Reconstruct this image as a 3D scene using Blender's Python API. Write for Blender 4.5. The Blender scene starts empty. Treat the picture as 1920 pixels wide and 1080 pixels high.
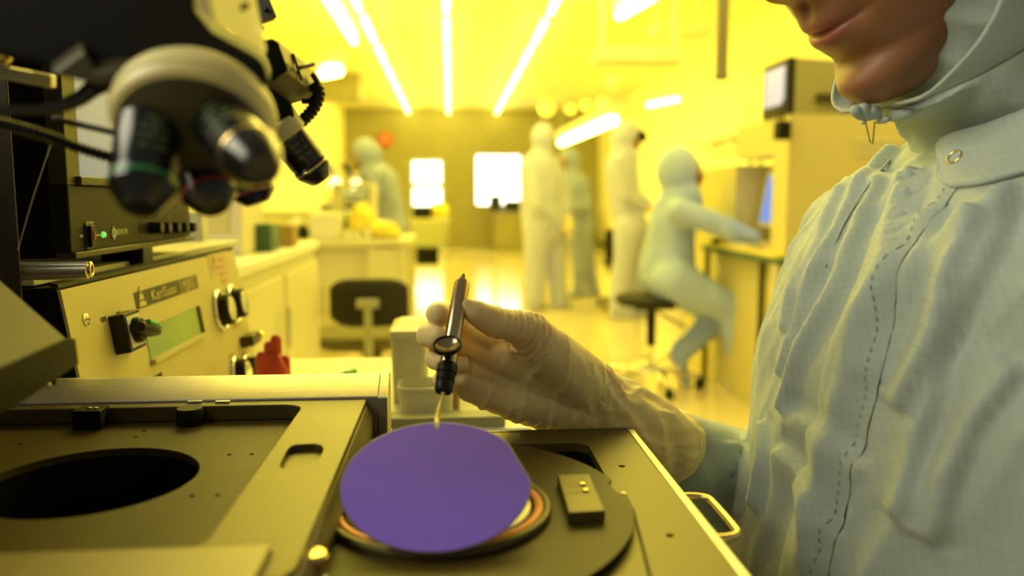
import bpy, bmesh, math, random
from math import sin, cos, pi, radians, exp, sqrt
from mathutils import Vector, Matrix, noise
from mathutils.bvhtree import BVHTree
random.seed(7)
SC = bpy.context.scene
C = SC.collection
# ------------------------------------------------------------- camera
FPX = 1500.0
PITCH, YAW = radians(6.3), radians(4.4)
cd = bpy.data.cameras.new('camera'); cam = bpy.data.objects.new('camera', cd); C.objects.link(cam)
cam.location = (0, 0, 1.04); cam.rotation_euler = (pi/2-PITCH, 0, -YAW)
cd.sensor_width = 36; cd.lens = 36*FPX/1920; cd.clip_start = .02; cd.clip_end = 100
cd.dof.use_dof = True; cd.dof.focus_distance = .60; cd.dof.aperture_fstop = 3.9
SC.camera = cam
# ------------------------------------------------------------- world: warm fill added through the side left open behind the camera
w = bpy.data.worlds.new('world'); SC.world = w; w.use_nodes = True
bg = w.node_tree.nodes['Background']; bg.inputs[0].default_value = (1.0, .90, .70, 1); bg.inputs[1].default_value = .155
SC.view_settings.view_transform = 'Standard'; SC.view_settings.look = 'None'
SC.view_settings.gamma = 1; SC.view_settings.exposure = 0.0; SC.view_settings.use_curve_mapping = False
TUBE_COL = (1.0, .86, .12); TUBE_STR = 26.0
def area(name, loc, rot, sx, sy, power, col):
    l = bpy.data.lights.new(name, 'AREA'); l.shape = 'RECTANGLE'; l.size = sx; l.size_y = sy; l.energy = power; l.color = col
    o = bpy.data.objects.new(name, l); C.objects.link(o); o.location = loc; o.rotation_euler = rot; return o
# tilted area light added for yellow rim light, standing in for near ceiling rows
area('ceiling_row_light', (.3, 2.9, 2.80), (radians(-32), 0, 0), 3.6, 1.6, 105, (1.0, .82, .15))
area('left_bay_light', (-1.5, .05, 2.05), (radians(18), radians(-54), 0), 1.0, 1.2, 29, (1.0, .93, .66))  # added fill from the left, without a fixture, for chest, palm and wafer
area('right_bay_light', (3.0, 4.2, 2.5), (0, radians(35), 0), 1.0, 4.0, 40, (1.0, .86, .14))
# ------------------------------------------------------------- pixel -> world
_R = cam.rotation_euler.to_matrix(); _O = Vector(cam.location)
def ray(px, py):
    return (_R @ Vector(((px-960)/FPX, -(py-540)/FPX, -1.0)))
def V(px, py, Y):
    r = ray(px, py); return _O + r*(Y/r.y)
def VZ(px, py, z):
    r = ray(px, py); return _O + r*((z-_O.z)/r.z)
def VX(px, py, x):
    r = ray(px, py); return _O + r*(x/r.x)
# ------------------------------------------------------------- object helpers
WM = {}
def mroot(o): return WM.get(o.name, Matrix.Identity(4))
def empty(name, loc=(0, 0, 0), rz=0):
    o = bpy.data.objects.new(name, None); C.objects.link(o); o.location = loc; o.rotation_euler = (0, 0, rz)
    o.empty_display_size = .05
    WM[o.name] = Matrix.Translation(loc) @ Matrix.Rotation(rz, 4, 'Z'); return o
def tag(o, label=None, cat=None, group=None, kind=None):
    if label: o['label'] = label
    if cat: o['category'] = cat
    if group: o['group'] = group
    if kind: o['kind'] = kind
    return o
def thing(name, label, cat, loc=(0, 0, 0), rz=0, group=None):
    return tag(empty(name, loc, rz), label, cat, group)
def obj(name, bm, mat, parent=None, smooth=35, bevel=0, segs=2, sub=0):
    """bm is in world coordinates; becomes ONE mesh object"""
    me = bpy.data.meshes.new(name)
    o = bpy.data.objects.new(name, me)
    C.objects.link(o)
    if isinstance(bm, bpy.types.Mesh):
        b2 = bmesh.new(); b2.from_mesh(bm); bm = b2
    if parent is not None:
        M = mroot(parent); bm.transform(M.inverted()); o.parent = parent; WM[o.name] = M
    else:
        lo = Vector([min(v.co[i] for v in bm.verts) for i in range(3)]); hi = Vector([max(v.co[i] for v in bm.verts) for i in range(3)])
        base = Vector(((lo.x+hi.x)/2, (lo.y+hi.y)/2, lo.z)); bm.transform(Matrix.Translation(-base)); o.location = base
        WM[o.name] = Matrix.Translation(base)
    bm.to_mesh(me); bm.free()
    for m in (mat if isinstance(mat, (list, tuple)) else [mat]): me.materials.append(m)
    if smooth:
        me.polygons.foreach_set('use_smooth', [True]*len(me.polygons))
        if smooth < 180: me.set_sharp_from_angle(angle=radians(smooth))
    if bevel:
        b = o.modifiers.new('bevel', 'BEVEL'); b.width = bevel; b.segments = segs; b.limit_method = 'ANGLE'; b.angle_limit = radians(40); b.harden_normals = True
    if sub:
        s = o.modifiers.new('sub', 'SUBSURF'); s.levels = sub; s.render_levels = sub
    return o
def struct(name, bm, mat, label=None, parent=None, **k):
    o = obj(name, bm, mat, parent, **k); o['kind'] = 'structure'
    if label: o['label'] = label
    return o
def NB(): return bmesh.new()
def fixn(bm, fs=None):
    bmesh.ops.recalc_face_normals(bm, faces=fs or bm.faces[:]); return bm
def hexa(bm, p):
    """8 points: bottom 4, top 4 (same winding)"""
    v = [bm.verts.new(q) for q in p]
    fs = [bm.faces.new([v[i] for i in f]) for f in ((0, 3, 2, 1), (4, 5, 6, 7), (0, 1, 5, 4), (1, 2, 6, 5), (2, 3, 7, 6), (3, 0, 4, 7))]
    fixn(bm, fs); return bm
def box(bm, x0, x1, y0, y1, z0, z1):
    return hexa(bm, [(x0, y0, z0), (x1, y0, z0), (x1, y1, z0), (x0, y1, z0), (x0, y0, z1), (x1, y0, z1), (x1, y1, z1), (x0, y1, z1)])
def bx(x0, x1, y0, y1, z0, z1): return box(NB(), x0, x1, y0, y1, z0, z1)
def frame_of(d):
    d = Vector(d).normalized(); a = Vector((0, 0, 1)) if abs(d.z) < .9 else Vector((0, 1, 0))
    u = d.cross(a).normalized(); v = d.cross(u).normalized(); return u, v, d
def rings(bm, rs, cap=True, closed=True):
    vs = [[bm.verts.new(p) for p in r] for r in rs]; fs = []
    n = len(rs[0])
    for a, b in zip(vs, vs[1:]):
        for i in range(n if closed else n-1):
            fs.append(bm.faces.new((a[i], a[(i+1) % n], b[(i+1) % n], b[i])))
    if cap and closed:
        fs.append(bm.faces.new(vs[0][::-1])); fs.append(bm.faces.new(vs[-1]))
    fixn(bm, fs); return bm
def lathe(bm, org, axis, prof, seg=32, arc=None, cap=True):
    u, v, d = frame_of(axis); org = Vector(org)
    rs = []
    for r, h in prof:
        r = max(r, 1e-5)
        rs.append([org + d*h + (u*cos(2*pi*k/seg)+v*sin(2*pi*k/seg))*r for k in range(seg)])
    return rings(bm, rs, cap)
def tor(bm, org, axis, R, r, seg=48, ss=12):
    u, v, d = frame_of(axis); org = Vector(org); fs = []
    g = [[bm.verts.new(org + (u*cos(2*pi*i/seg)+v*sin(2*pi*i/seg))*(R+r*cos(2*pi*j/ss)) + d*r*sin(2*pi*j/ss)) for j in range(ss)] for i in range(seg)]
    for i in range(seg):
        for j in range(ss):
            fs.append(bm.faces.new((g[i][j], g[(i+1) % seg][j], g[(i+1) % seg][(j+1) % ss], g[i][(j+1) % ss])))
    fixn(bm, fs); return bm
def cyl(bm, a, b, r, r2=None, seg=24):
    a = Vector(a); b = Vector(b); return lathe(bm, a, b-a, [(r, 0), (r if r2 is None else r2, (b-a).length)], seg)
def spl(pts, n=8):
    """Catmull-Rom through pts"""
    P = [Vector(p) for p in pts]; P = [P[0]*2-P[1]] + P + [P[-1]*2-P[-2]]; out = []
    for i in range(1, len(P)-2):
        for k in range(n):
            t = k/n; a, b, c, d = P[i-1], P[i], P[i+1], P[i+2]
            out.append(.5*((2*b)+(c-a)*t+(2*a-5*b+4*c-d)*t*t+(3*b-a-3*c+d)*t**3))
    out.append(P[-2]); return out
def tube(bm, pts, r, seg=12, corr=0, cn=1):
    """swept tube; corr gives a corrugated hose"""
    pts = [Vector(p) for p in pts]; rs = []
    u = None
    for i, p in enumerate(pts):
        t = (pts[min(i+1, len(pts)-1)]-pts[max(i-1, 0)]).normalized()
        if u is None: u, v, _ = frame_of(t)
        else:
            u = (u - t*u.dot(t)).normalized()
        v = t.cross(u)
        rr = r if not callable(r) else r(i/(len(pts)-1))
        if corr and (i//cn) % 2: rr *= 1-corr
        rs.append([p+(u*cos(2*pi*k/seg)+v*sin(2*pi*k/seg))*rr for k in range(seg)])
    return rings(bm, rs)
def prism(bm, poly, ext):
    """polygon of 3-D points extruded by a vector or per-point vectors"""
    poly = [Vector(p) for p in poly]; ext = Vector(ext)
    a = [bm.verts.new(p) for p in poly]; b = [bm.verts.new(p+ext) for p in poly]; n = len(poly)
    fs = [bm.faces.new(a[::-1]), bm.faces.new(b)]
    for i in range(n): fs.append(bm.faces.new((a[i], a[(i+1) % n], b[(i+1) % n], b[i])))
    fixn(bm, fs); return bm
def rrect(x0, x1, y0, y1, r, n=6):
    out = []
    for cx, cy, a in ((x1-r, y1-r, 0), (x0+r, y1-r, 90), (x0+r, y0+r, 180), (x1-r, y0+r, 270)):
        for k in range(n+1):
            t = radians(a+90*k/n); out.append((cx+r*cos(t), cy+r*sin(t)))
    return out
def circ(cx, cy, r, n=48, ry=None): return [(cx+r*cos(2*pi*k/n), cy+(ry or r)*sin(2*pi*k/n)) for k in range(n)]
def plate_holes(outer, holes, z0, z1):
    """flat plate with holes, horizontal: outer/holes are lists of (x,y)"""
    bm = NB()
    def fill(z):
        es = []
        vv = []
        for loop in [outer]+holes:
            vs = [bm.verts.new((x, y, z)) for x, y in loop]; vv.append(vs)
            es += [bm.edges.new((vs[i], vs[(i+1) % len(vs)])) for i in range(len(vs))]
        bmesh.ops.triangle_fill(bm, use_beauty=True, use_dissolve=False, edges=es)
        return vv
    a = fill(z0); b = fill(z1)
    for p, q in zip(a, b):
        n = len(p)
        for i in range(n): bm.faces.new((p[i], p[(i+1) % n], q[(i+1) % n], q[i]))
    fixn(bm); return bm
def sphere(bm, c, r, seg=20, sc=(1, 1, 1), M=None):
    m = Matrix.Translation(Vector(c)) @ (M.to_4x4() if M else Matrix.Identity(4)) @ Matrix.Diagonal((*sc, 1))
    bmesh.ops.create_uvsphere(bm, u_segments=seg, v_segments=max(8, seg//2), radius=r, matrix=m); return bm
def capsule(bm, a, b, ra, rb, seg=20):
    a = Vector(a); b = Vector(b); d = b-a; L = max(d.length, 1e-6)
    k = (ra-rb)/L; k = max(-.95, min(.95, k)); c = sqrt(1-k*k)
    prof = []
    t0 = math.acos(k)
    n = 6
    for i in range(n+1):
        t = pi-(pi-t0)*i/n; prof.append((ra*sin(t), ra*cos(t)))
    for i in range(n+1):
        t = t0-t0*i/n; prof.append((rb*sin(t), L+rb*cos(t)))
    return lathe(bm, a, d, prof, seg)
def chain(bm, pr, seg=20):
    for (a, ra), (b, rb) in zip(pr, pr[1:]): capsule(bm, a, b, ra, rb, seg)
    return bm
def loft(bm, secs, seg=40, p=2.0):
    """secs: (centre, U, V, ru, rv)"""
    rs = []
    for c, U, W, ru, rv in secs:
        c = Vector(c); U = Vector(U).normalized(); W = Vector(W).normalized(); r = []
        for k in range(seg):
            t = 2*pi*k/seg; ct, st = cos(t), sin(t)
            r.append(c+U*ru*math.copysign(abs(ct)**(2/p), ct)+W*rv*math.copysign(abs(st)**(2/p), st))
        rs.append(r)
    return rings(bm, rs)
def organic(bm, voxel, smooth=6, factor=.5):
    """union of overlapping closed shells -> one continuous smooth skin"""
    me = bpy.data.meshes.new('tmp'); bm.to_mesh(me); bm.free()
    o = bpy.data.objects.new('tmp', me); C.objects.link(o)
    r = o.modifiers.new('r', 'REMESH'); r.mode = 'VOXEL'; r.voxel_size = voxel
    s = o.modifiers.new('s', 'SMOOTH'); s.iterations = smooth; s.factor = factor
    dg = bpy.context.evaluated_depsgraph_get(); m2 = bpy.data.meshes.new_from_object(o.evaluated_get(dg))
    b = bmesh.new(); b.from_mesh(m2)
    bpy.data.objects.remove(o); bpy.data.meshes.remove(me); bpy.data.meshes.remove(m2)
    return b
def displace(bm, fn):
    bm.normal_update()
    off = [(v, v.normal*fn(v.co, v.normal)) for v in bm.verts]
    for v, d in off: v.co += d
    return bm
def text_bm(s, size, org, right, up, ext=.0002, align='LEFT', spacing=1.0, xs=1.0):
    cu = bpy.data.curves.new('t', 'FONT'); cu.body = s; cu.size = size; cu.extrude = ext; cu.align_x = align; cu.space_character = spacing
    cu.resolution_u = 3
    o = bpy.data.objects.new('t', cu); C.objects.link(o)
    dg = bpy.context.evaluated_depsgraph_get(); m = bpy.data.meshes.new_from_object(o.evaluated_get(dg))
    bm = bmesh.new(); bm.from_mesh(m)
    bpy.data.objects.remove(o); bpy.data.curves.remove(cu); bpy.data.meshes.remove(m)
    right = Vector(right).normalized(); up = Vector(up).normalized(); n = right.cross(up)
    M = Matrix((right*xs, up, n)).transposed().to_4x4(); M.translation = Vector(org)
    bm.transform(M); return bm
def join(*bms):
    out = NB()
    for b in bms:
        me = bpy.data.meshes.new('j'); b.to_mesh(me); out.from_mesh(me); bpy.data.meshes.remove(me); b.free()
    return out
def copy_tree(o, parent=None):
    c = o.copy(); C.objects.link(c); c.parent = parent
    for ch in [x for x in C.objects if x.parent == o]: copy_tree(ch, c)
    return c
# ------------------------------------------------------------- materials
def mat(name, col, rough=.5, metal=0, var=0, vscale=8, bump=0, bscale=60, emit=None, estr=0, spec=.5, trans=0, sss=0, coat=0, alpha=1, stretch=None, ior=None):
    m = bpy.data.materials.new(name); m.use_nodes = True; nt = m.node_tree; b = nt.nodes['Principled BSDF']
    b.inputs['Base Color'].default_value = (*col, 1); b.inputs['Roughness'].default_value = rough; b.inputs['Metallic'].default_value = metal
    b.inputs['Specular IOR Level'].default_value = spec
    if trans: b.inputs['Transmission Weight'].default_value = trans
    if ior: b.inputs['IOR'].default_value = ior
    if coat: b.inputs['Coat Weight'].default_value = coat; b.inputs['Coat Roughness'].default_value = .1
    if sss: b.inputs['Subsurface Weight'].default_value = sss; b.inputs['Subsurface Radius'].default_value = (.012, .004, .002); b.inputs['Subsurface Scale'].default_value = 1
    if alpha < 1: b.inputs['Alpha'].default_value = alpha
    if emit: b.inputs['Emission Color'].default_value = (*emit, 1); b.inputs['Emission Strength'].default_value = estr
    tc = nt.nodes.new('ShaderNodeTexCoord'); mp = nt.nodes.new('ShaderNodeMapping'); nt.links.new(tc.outputs['Object'], mp.inputs[0])
    if stretch: mp.inputs['Scale'].default_value = stretch
    if var:
        n = nt.nodes.new('ShaderNodeTexNoise'); n.inputs['Scale'].default_value = vscale; n.inputs['Detail'].default_value = 5
        mx = nt.nodes.new('ShaderNodeMix'); mx.data_type = 'RGBA'
        mx.inputs[6].default_value = (*[c*(1-var) for c in col], 1); mx.inputs[7].default_value = (*[min(1, c*(1+var)) for c in col], 1)
        nt.links.new(mp.outputs[0], n.inputs['Vector']); nt.links.new(n.outputs['Fac'], mx.inputs[0]); nt.links.new(mx.outputs[2], b.inputs['Base Color'])
    if bump:
        n = nt.nodes.new('ShaderNodeTexNoise'); n.inputs['Scale'].default_value = bscale; n.inputs['Detail'].default_value = 4
        bp = nt.nodes.new('ShaderNodeBump'); bp.inputs['Strength'].default_value = bump; bp.inputs['Distance'].default_value = .002
        nt.links.new(mp.outputs[0], n.inputs['Vector']); nt.links.new(n.outputs['Fac'], bp.inputs['Height']); nt.links.new(bp.outputs[0], b.inputs['Normal'])
    return m
def fabric(name, col, grid=.0048, line=.09, tilt=.12, dark=.88):
    """ripstop cleanroom cloth: fine dark carbon-thread grid"""
    m = mat(name, col, rough=.62, spec=.35, var=.08, vscale=25); nt = m.node_tree; b = nt.nodes['Principled BSDF']
    b.inputs['Sheen Weight'].default_value = .25
    base = b.inputs['Base Color'].links[0].from_socket
    tc = nt.nodes.new('ShaderNodeTexCoord'); mp = nt.nodes.new('ShaderNodeMapping'); mp.inputs['Rotation'].default_value = (tilt, .1, .35)
    nt.links.new(tc.outputs['Object'], mp.inputs[0])
    sp = nt.nodes.new('ShaderNodeSeparateXYZ'); nt.links.new(mp.outputs[0], sp.inputs[0])
    outs = []
    for k in (0, 2):
        a = nt.nodes.new('ShaderNodeMath'); a.operation = 'DIVIDE'; a.inputs[1].default_value = grid; nt.links.new(sp.outputs[k], a.inputs[0])
        f = nt.nodes.new('ShaderNodeMath'); f.operation = 'FRACT'; nt.links.new(a.outputs[0], f.inputs[0])
        l = nt.nodes.new('ShaderNodeMath'); l.operation = 'LESS_THAN'; l.inputs[1].default_value = line; nt.links.new(f.outputs[0], l.inputs[0]); outs.append(l)
    mm = nt.nodes.new('ShaderNodeMath'); mm.operation = 'MAXIMUM'; nt.links.new(outs[0].outputs[0], mm.inputs[0]); nt.links.new(outs[1].outputs[0], mm.inputs[1])
    sc_ = nt.nodes.new('ShaderNodeMath'); sc_.operation = 'MULTIPLY'; sc_.inputs[1].default_value = 1-dark; nt.links.new(mm.outputs[0], sc_.inputs[0])
    mx = nt.nodes.new('ShaderNodeMix'); mx.data_type = 'RGBA'; mx.inputs[7].default_value = (.02, .02, .02, 1)
    nt.links.new(sc_.outputs[0], mx.inputs[0]); nt.links.new(base, mx.inputs[6]); nt.links.new(mx.outputs[2], b.inputs['Base Color'])
    n = nt.nodes.new('ShaderNodeTexNoise'); n.inputs['Scale'].default_value = 900; bp = nt.nodes.new('ShaderNodeBump'); bp.inputs['Strength'].default_value = .15; bp.inputs['Distance'].default_value = .0005
    nt.links.new(tc.outputs['Object'], n.inputs['Vector']); nt.links.new(n.outputs['Fac'], bp.inputs['Height']); nt.links.new(bp.outputs[0], b.inputs['Normal'])
    return m
M = dict(
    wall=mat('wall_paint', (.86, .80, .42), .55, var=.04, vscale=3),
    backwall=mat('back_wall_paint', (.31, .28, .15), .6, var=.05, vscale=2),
    ceil=mat('ceiling_paint', (.9, .88, .50), .6, var=.03, vscale=4),
    floor=mat('epoxy_floor', (.80, .68, .42), .16, var=.06, vscale=2, spec=.6, coat=.3),
    tube=mat('lamp_tube', (1, 1, .8), .4, emit=TUBE_COL, estr=TUBE_STR),
    day=mat('daylight_pane', (1, 1, 1), .2, emit=(.94, 1, .9), estr=3.2),
    white=mat('white_enamel', (.82, .80, .66), .35, var=.03),
    cream=mat('cream_metal', (.70, .66, .42), .42, var=.04),
    alu=mat('brushed_aluminium', (.62, .58, .45), .38, .85, var=.08, vscale=12, bump=.08, bscale=40, stretch=(1, 30, 30)),
    anod=mat('olive_anodised_plate', (.110, .086, .018), .42, .35, var=.08, vscale=14, bump=.05, bscale=300),
    anodd=mat('deep_olive_plate', (.070, .050, .008), .5, .0, spec=.25, var=.08, vscale=14, bump=.05, bscale=300),
    anod2=mat('dark_anodised_plate', (.13, .115, .05), .5, .3, var=.1, vscale=10),
    panel=mat('painted_panel', (.66, .58, .25), .5, var=.04, vscale=20, bump=.05, bscale=900),
    black=mat('black_plastic', (.010, .010, .008), .38, spec=.3),
    matte=mat('black_enamel', (.007, .007, .005), .6, var=.2, spec=.15),
    gunm=mat('dark_bezel', (.009, .008, .0035), .5, spec=.25, var=.1),
    chrome=mat('chrome', (.8, .78, .7), .14, 1),
    brass=mat('yellow_brass', (.88, .70, .28), .24, 1),
    copper=mat('copper_band', (.40, .15, .07), .45, .6),
    lcd=mat('lcd_glass', (.26, .42, .10), .25, coat=.5, var=.08, vscale=15),
    green=mat('green_plastic', (.02, .42, .12), .3),
    ink=mat('black_ink', (.06, .055, .02), .6),
    redink=mat('pale_red_print', (.62, .36, .16), .6),
    red=mat('red_plastic', (.65, .07, .03), .4),
    grey=mat('grey_fabric', (.16, .14, .07), .9, var=.1, vscale=60),
    chair=mat('black_upholstery', (.022, .02, .012), .85, var=.15, vscale=80),
    glove=mat('latex_glove', (.95, .76, .36), .48, var=.05, vscale=40, sss=.3, bump=.12, bscale=260),
    skin=mat('skin', (.27, .12, .055), .45, var=.06, vscale=30, sss=.15, bump=.08, bscale=500),
    lips=mat('lips', (.30, .10, .07), .4),
    wafer=mat('violet_wafer', (.20, .12, .82), .35, .0, spec=.12),
    waferedge=mat('wafer_edge', (.30, .28, .26), .25, .7),
    suit=fabric('blue_cleanroom_cloth', (.42, .50, .46)),
    suitb=mat('pale_blue_cloth', (.44, .56, .90), .8, var=.08, vscale=12),
    suitc=mat('white_blue_cloth', (.52, .54, .95), .8, var=.08, vscale=12),
    suitd=mat('grey_blue_cloth', (.30, .34, .62), .8, var=.08, vscale=12),
    scrblue=mat('blue_screen', (.05, .1, .3), .3, emit=(.12, .25, .75), estr=1.0),
    scrgrey=mat('grey_blue_screen', (.08, .1, .14), .25, emit=(.36, .40, .46), estr=.42),
    scrlav=mat('lavender_screen', (.1, .1, .2), .3, emit=(.62, .58, .72), estr=.8),
    led=mat('green_led', (.1, .6, .1), .3, emit=(.25, .9, .15), estr=.8),
    teal=mat('dark_teal_plastic', (.06, .13, .08), .5),
    yellow=mat('yellow_bag', (.85, .70, .10), .5, bump=.5, bscale=12),
    clear=mat('clear_plastic', (.9, .9, .8), .12, trans=.75, ior=1.2),
    milky=mat('milky_plastic', (.85, .82, .62), .3, trans=.25),
    lens=mat('objective_black', (.008, .009, .007), .22, spec=.5, coat=.2),
    label=mat('label_white', (.75, .70, .45), .6),
    cyan=mat('objective_blue_band', (.08, .35, .30), .3),
    redband=mat('objective_red_band', (.40, .05, .04), .35),
    greenband=mat('objective_green_band', (.03, .30, .10), .35),
    olive=mat('turret_olive', (.055, .052, .018), .45, .2),
    turret=mat('turret_cream', (.80, .72, .34), .4),
)

def skin_lips():
    m = M['skin']; nt = m.node_tree; b = nt.nodes['Principled BSDF']; base = b.inputs['Base Color'].links[0].from_socket
    at = nt.nodes.new('ShaderNodeAttribute'); at.attribute_name = 'lip'
    mx = nt.nodes.new('ShaderNodeMix'); mx.data_type = 'RGBA'; mx.inputs[7].default_value = (.27, .085, .055, 1)
    nt.links.new(at.outputs['Fac'], mx.inputs[0]); nt.links.new(base, mx.inputs[6]); nt.links.new(mx.outputs[2], b.inputs['Base Color'])
skin_lips()
# ============================================================= THE ROOM
XL, XR, YB, YF, ZC = -2.2, 3.2, 17.3, -1.6, 2.95
struct('floor', bx(XL, XR, YF, YB, -.05, 0), M['floor'], 'glossy yellow-lit epoxy floor of the cleanroom')
struct('ceiling', bx(XL, XR, 1.4, YB, ZC, ZC+.08), M['ceil'], 'bright ceiling carrying rows of lamp tubes')
struct('wall_left', bx(XL-.1, XL, 0.4, YB, 0, ZC), M['wall'], 'long left side wall')
struct('wall_right', bx(XR, XR+.1, 0.4, YB, 0, ZC), M['wall'], 'long right side wall')
# back wall with a doorway and a window
WX0, WX1 = V(893, 340, YB).x, V(976, 340, YB).x; WZ0, WZ1 = V(930, 384, YB).z, V(930, 291, YB).z
DX0, DX1 = V(770, 360, YB).x, V(832, 360, YB).x; DZ1 = V(800, 298, YB).z
bm = NB()
for a in ((XL, DX0, 0, ZC), (DX0, DX1, DZ1, ZC), (DX1, WX0, 0, ZC), (WX0, WX1, 0, WZ0), (WX0, WX1, WZ1, ZC), (WX1, XR, 0, ZC)):
    box(bm, a[0], a[1], YB, YB+.15, a[2], a[3])
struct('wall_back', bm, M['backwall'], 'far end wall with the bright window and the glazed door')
wn = struct('window_1', bx(WX0, WX1, YB+.05, YB+.07, WZ0, WZ1), M['day'], 'blazing white daylight window in the far end wall', smooth=0)
fr = NB()
for a in ((WX0-.04, WX1+.04, WZ0-.05, WZ0), (WX0-.04, WX1+.04, WZ1, WZ1+.04), (WX0-.04, WX0, WZ0, WZ1), (WX1, WX1+.04, WZ0, WZ1), ((WX0*.32+WX1*.68)-.01, (WX0*.32+WX1*.68)+.01, WZ0, WZ1)):
    box(fr, a[0], a[1], YB-.02, YB+.04, a[2], a[3])
obj('window_frame', fr, M['backwall'], wn)
dr = struct('door_1', bx(DX0+.04, DX1-.04, YB+.06, YB+.08, .78, DZ1-.05), M['day'], 'glazed door in the far end wall with daylight behind', smooth=0)
fr = NB()
for a in ((DX0, DX0+.05, 0, DZ1), (DX1-.05, DX1, 0, DZ1), (DX0+.05, DX1-.05, DZ1-.05, DZ1), (DX0+.05, DX1-.05, .0, .78), (DX0+.05, DX1-.05, 1.28, 1.40), (DX0+.30, DX0+.34, 1.4, DZ1-.05)):
    box(fr, a[0], a[1], YB-.01, YB+.05, a[2], a[3])
obj('door_frame', fr, mat('greenish_door', (.50, .52, .30), .4), dr)
# ceiling lamp rows
def lamp():
    r = thing('ceiling_light', 'twin-ended bare lamp tube in one of the rows along the ceiling', 'lamp', (0, 0, ZC), 0, 'lamp tubes in the ceiling rows')
    obj('housing', bx(-.045, .045, -.70, .70, ZC-.05, ZC), M['ceil'], r)
    obj('lamp_tube', cyl(NB(), (0, -.66, ZC-.085), (0, .66, ZC-.085), .022, seg=12), M['tube'], r)
    for s in (-1, 1): obj('socket', bx(-.02, .02, s*.67-.015, s*.67+.015, ZC-.11, ZC-.05), M['ceil'], r)
    return r
proto = lamp(); first = True
ROWS = [('left', -.86, 'left row'), ('middle', -.02, 'middle row'), ('right', 1.0, 'right row')]
for nm, x, t in ROWS:
    for k in range(9):
        y = 4.4+k*1.52
        o = proto if first else copy_tree(proto); first = False
        o.location = (x, y, ZC)
        if k in (0, 8): pass
        o['label'] = f'bare lamp tube of the {t} of three running to the far end wall'; o['group'] = f'lamp tubes of the {nm} ceiling row'
def tube_lamp(a, b, label, r=.03, hang=0):
    a = Vector(a); b = Vector(b); m = (a+b)/2; t = thing('tube_lamp', label, 'lamp', m)
    obj('lamp_tube', cyl(NB(), a, b, r, seg=12), M['tube'], t)
    d = (b-a).normalized(); s = d.cross(Vector((0, 0, 1))).normalized()*(r*1.6); up = Vector((0, 0, r*1.2))
    bm = NB(); hexa(bm, [a-s+up, a+s+up, b+s+up, b-s+up, a-s+up*3, a+s+up*3, b+s+up*3, b-s+up*3]); obj('housing', bm, M['white'], t)
    if hang:
        for q in (a, b): obj('hanger', cyl(NB(), q+up*2, (q.x, q.y, ZC), .006, seg=8), M['alu'], t)
    return t
tube_lamp(V(1052, 268, 13.0), V(1152, 226, 8.9), 'slanting bright lamp tube above the standing workers on the right', .05, 1)
tube_lamp(V(1162, 28, 6.6), V(1222, -8, 5.6), 'short bright lamp tube near the top edge right of centre', .04, 1)
tube_lamp(V(612, -8, 6.2), V(664, 78, 9.5), 'dim outer lamp tube left of the three ceiling rows', .035, 1)
tube_lamp(V(606, 138, 6.2), V(634, 132, 5.9), 'small lamp tube high on the left above the bent worker', .04, 1)
tube_lamp(V(1215, 198, 9.5), V(1272, 186, 8.6), 'thin faint lamp tube high over the seated worker', .02, 1)
# ceiling furniture
def one(name, bm, m, label, cat, **k):
    o = obj(name, bm, m, None, **{a: b for a, b in k.items() if a not in ('group', 'kind')}); tag(o, label, cat, k.get('group'), k.get('kind')); return o
p = V(1352, 150, 3.6)
one('drop_pipe', lathe(NB(), p, (0, 0, 1), [(.028, 0), (.031, .004), (.031, .03), (.028, .034), (.028, ZC-p.z)], 20), mat('pipe_grey', (.22, .19, .10), .5), 'dark grey pipe hanging down from the ceiling on the right', 'pipe')
for (a, b, l), DY in zip((((1120, 88), (1290, 66), 'grey duct crossing under the ceiling right of centre'), ((1230, 40), (1340, 22), 'upper grey duct near the hanging dark pipe')), (6.2, 7.0)):
    P0, P1 = V(*a, DY), V(*b, DY); one('air_duct', join(bx(P0.x, P1.x, DY, DY+.3, P0.z-.10, P0.z), bx(P1.x-.08, P1.x-.04, DY+.13, DY+.17, P0.z, ZC), bx(P0.x+.04, P0.x+.08, DY+.13, DY+.17, P0.z, ZC)), M['cream'], l, 'duct', bevel=.01)
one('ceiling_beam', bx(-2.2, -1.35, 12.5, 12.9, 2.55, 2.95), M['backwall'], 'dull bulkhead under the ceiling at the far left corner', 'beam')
# round lamps among the fittings, far right of the rows
for i, (px, py, Y, r) in enumerate(((1025, 203, 15.5, .16), (1070, 205, 15, .10), (1098, 198, 14.5, .10), (1130, 195, 13, .11), (1148, 152, 11, .09))):
    q = V(px, py, Y); t = thing('pendant_lamp', 'round yellow pendant lamp in the cluster under the far right ceiling', 'lamp', q, 0, 'round pendant lamps under the far ceiling')
    obj('globe', sphere(NB(), q, r, 16), mat('lamp_globe', (1, .95, .4), .4, emit=(1, .9, .06), estr=1.1) if i == 0 else bpy.data.materials['lamp_globe'], t)
    obj('stem', cyl(NB(), (q.x, q.y, q.z+r*.9), (q.x, q.y, ZC), .012, seg=8), M['cream'], t)
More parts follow.
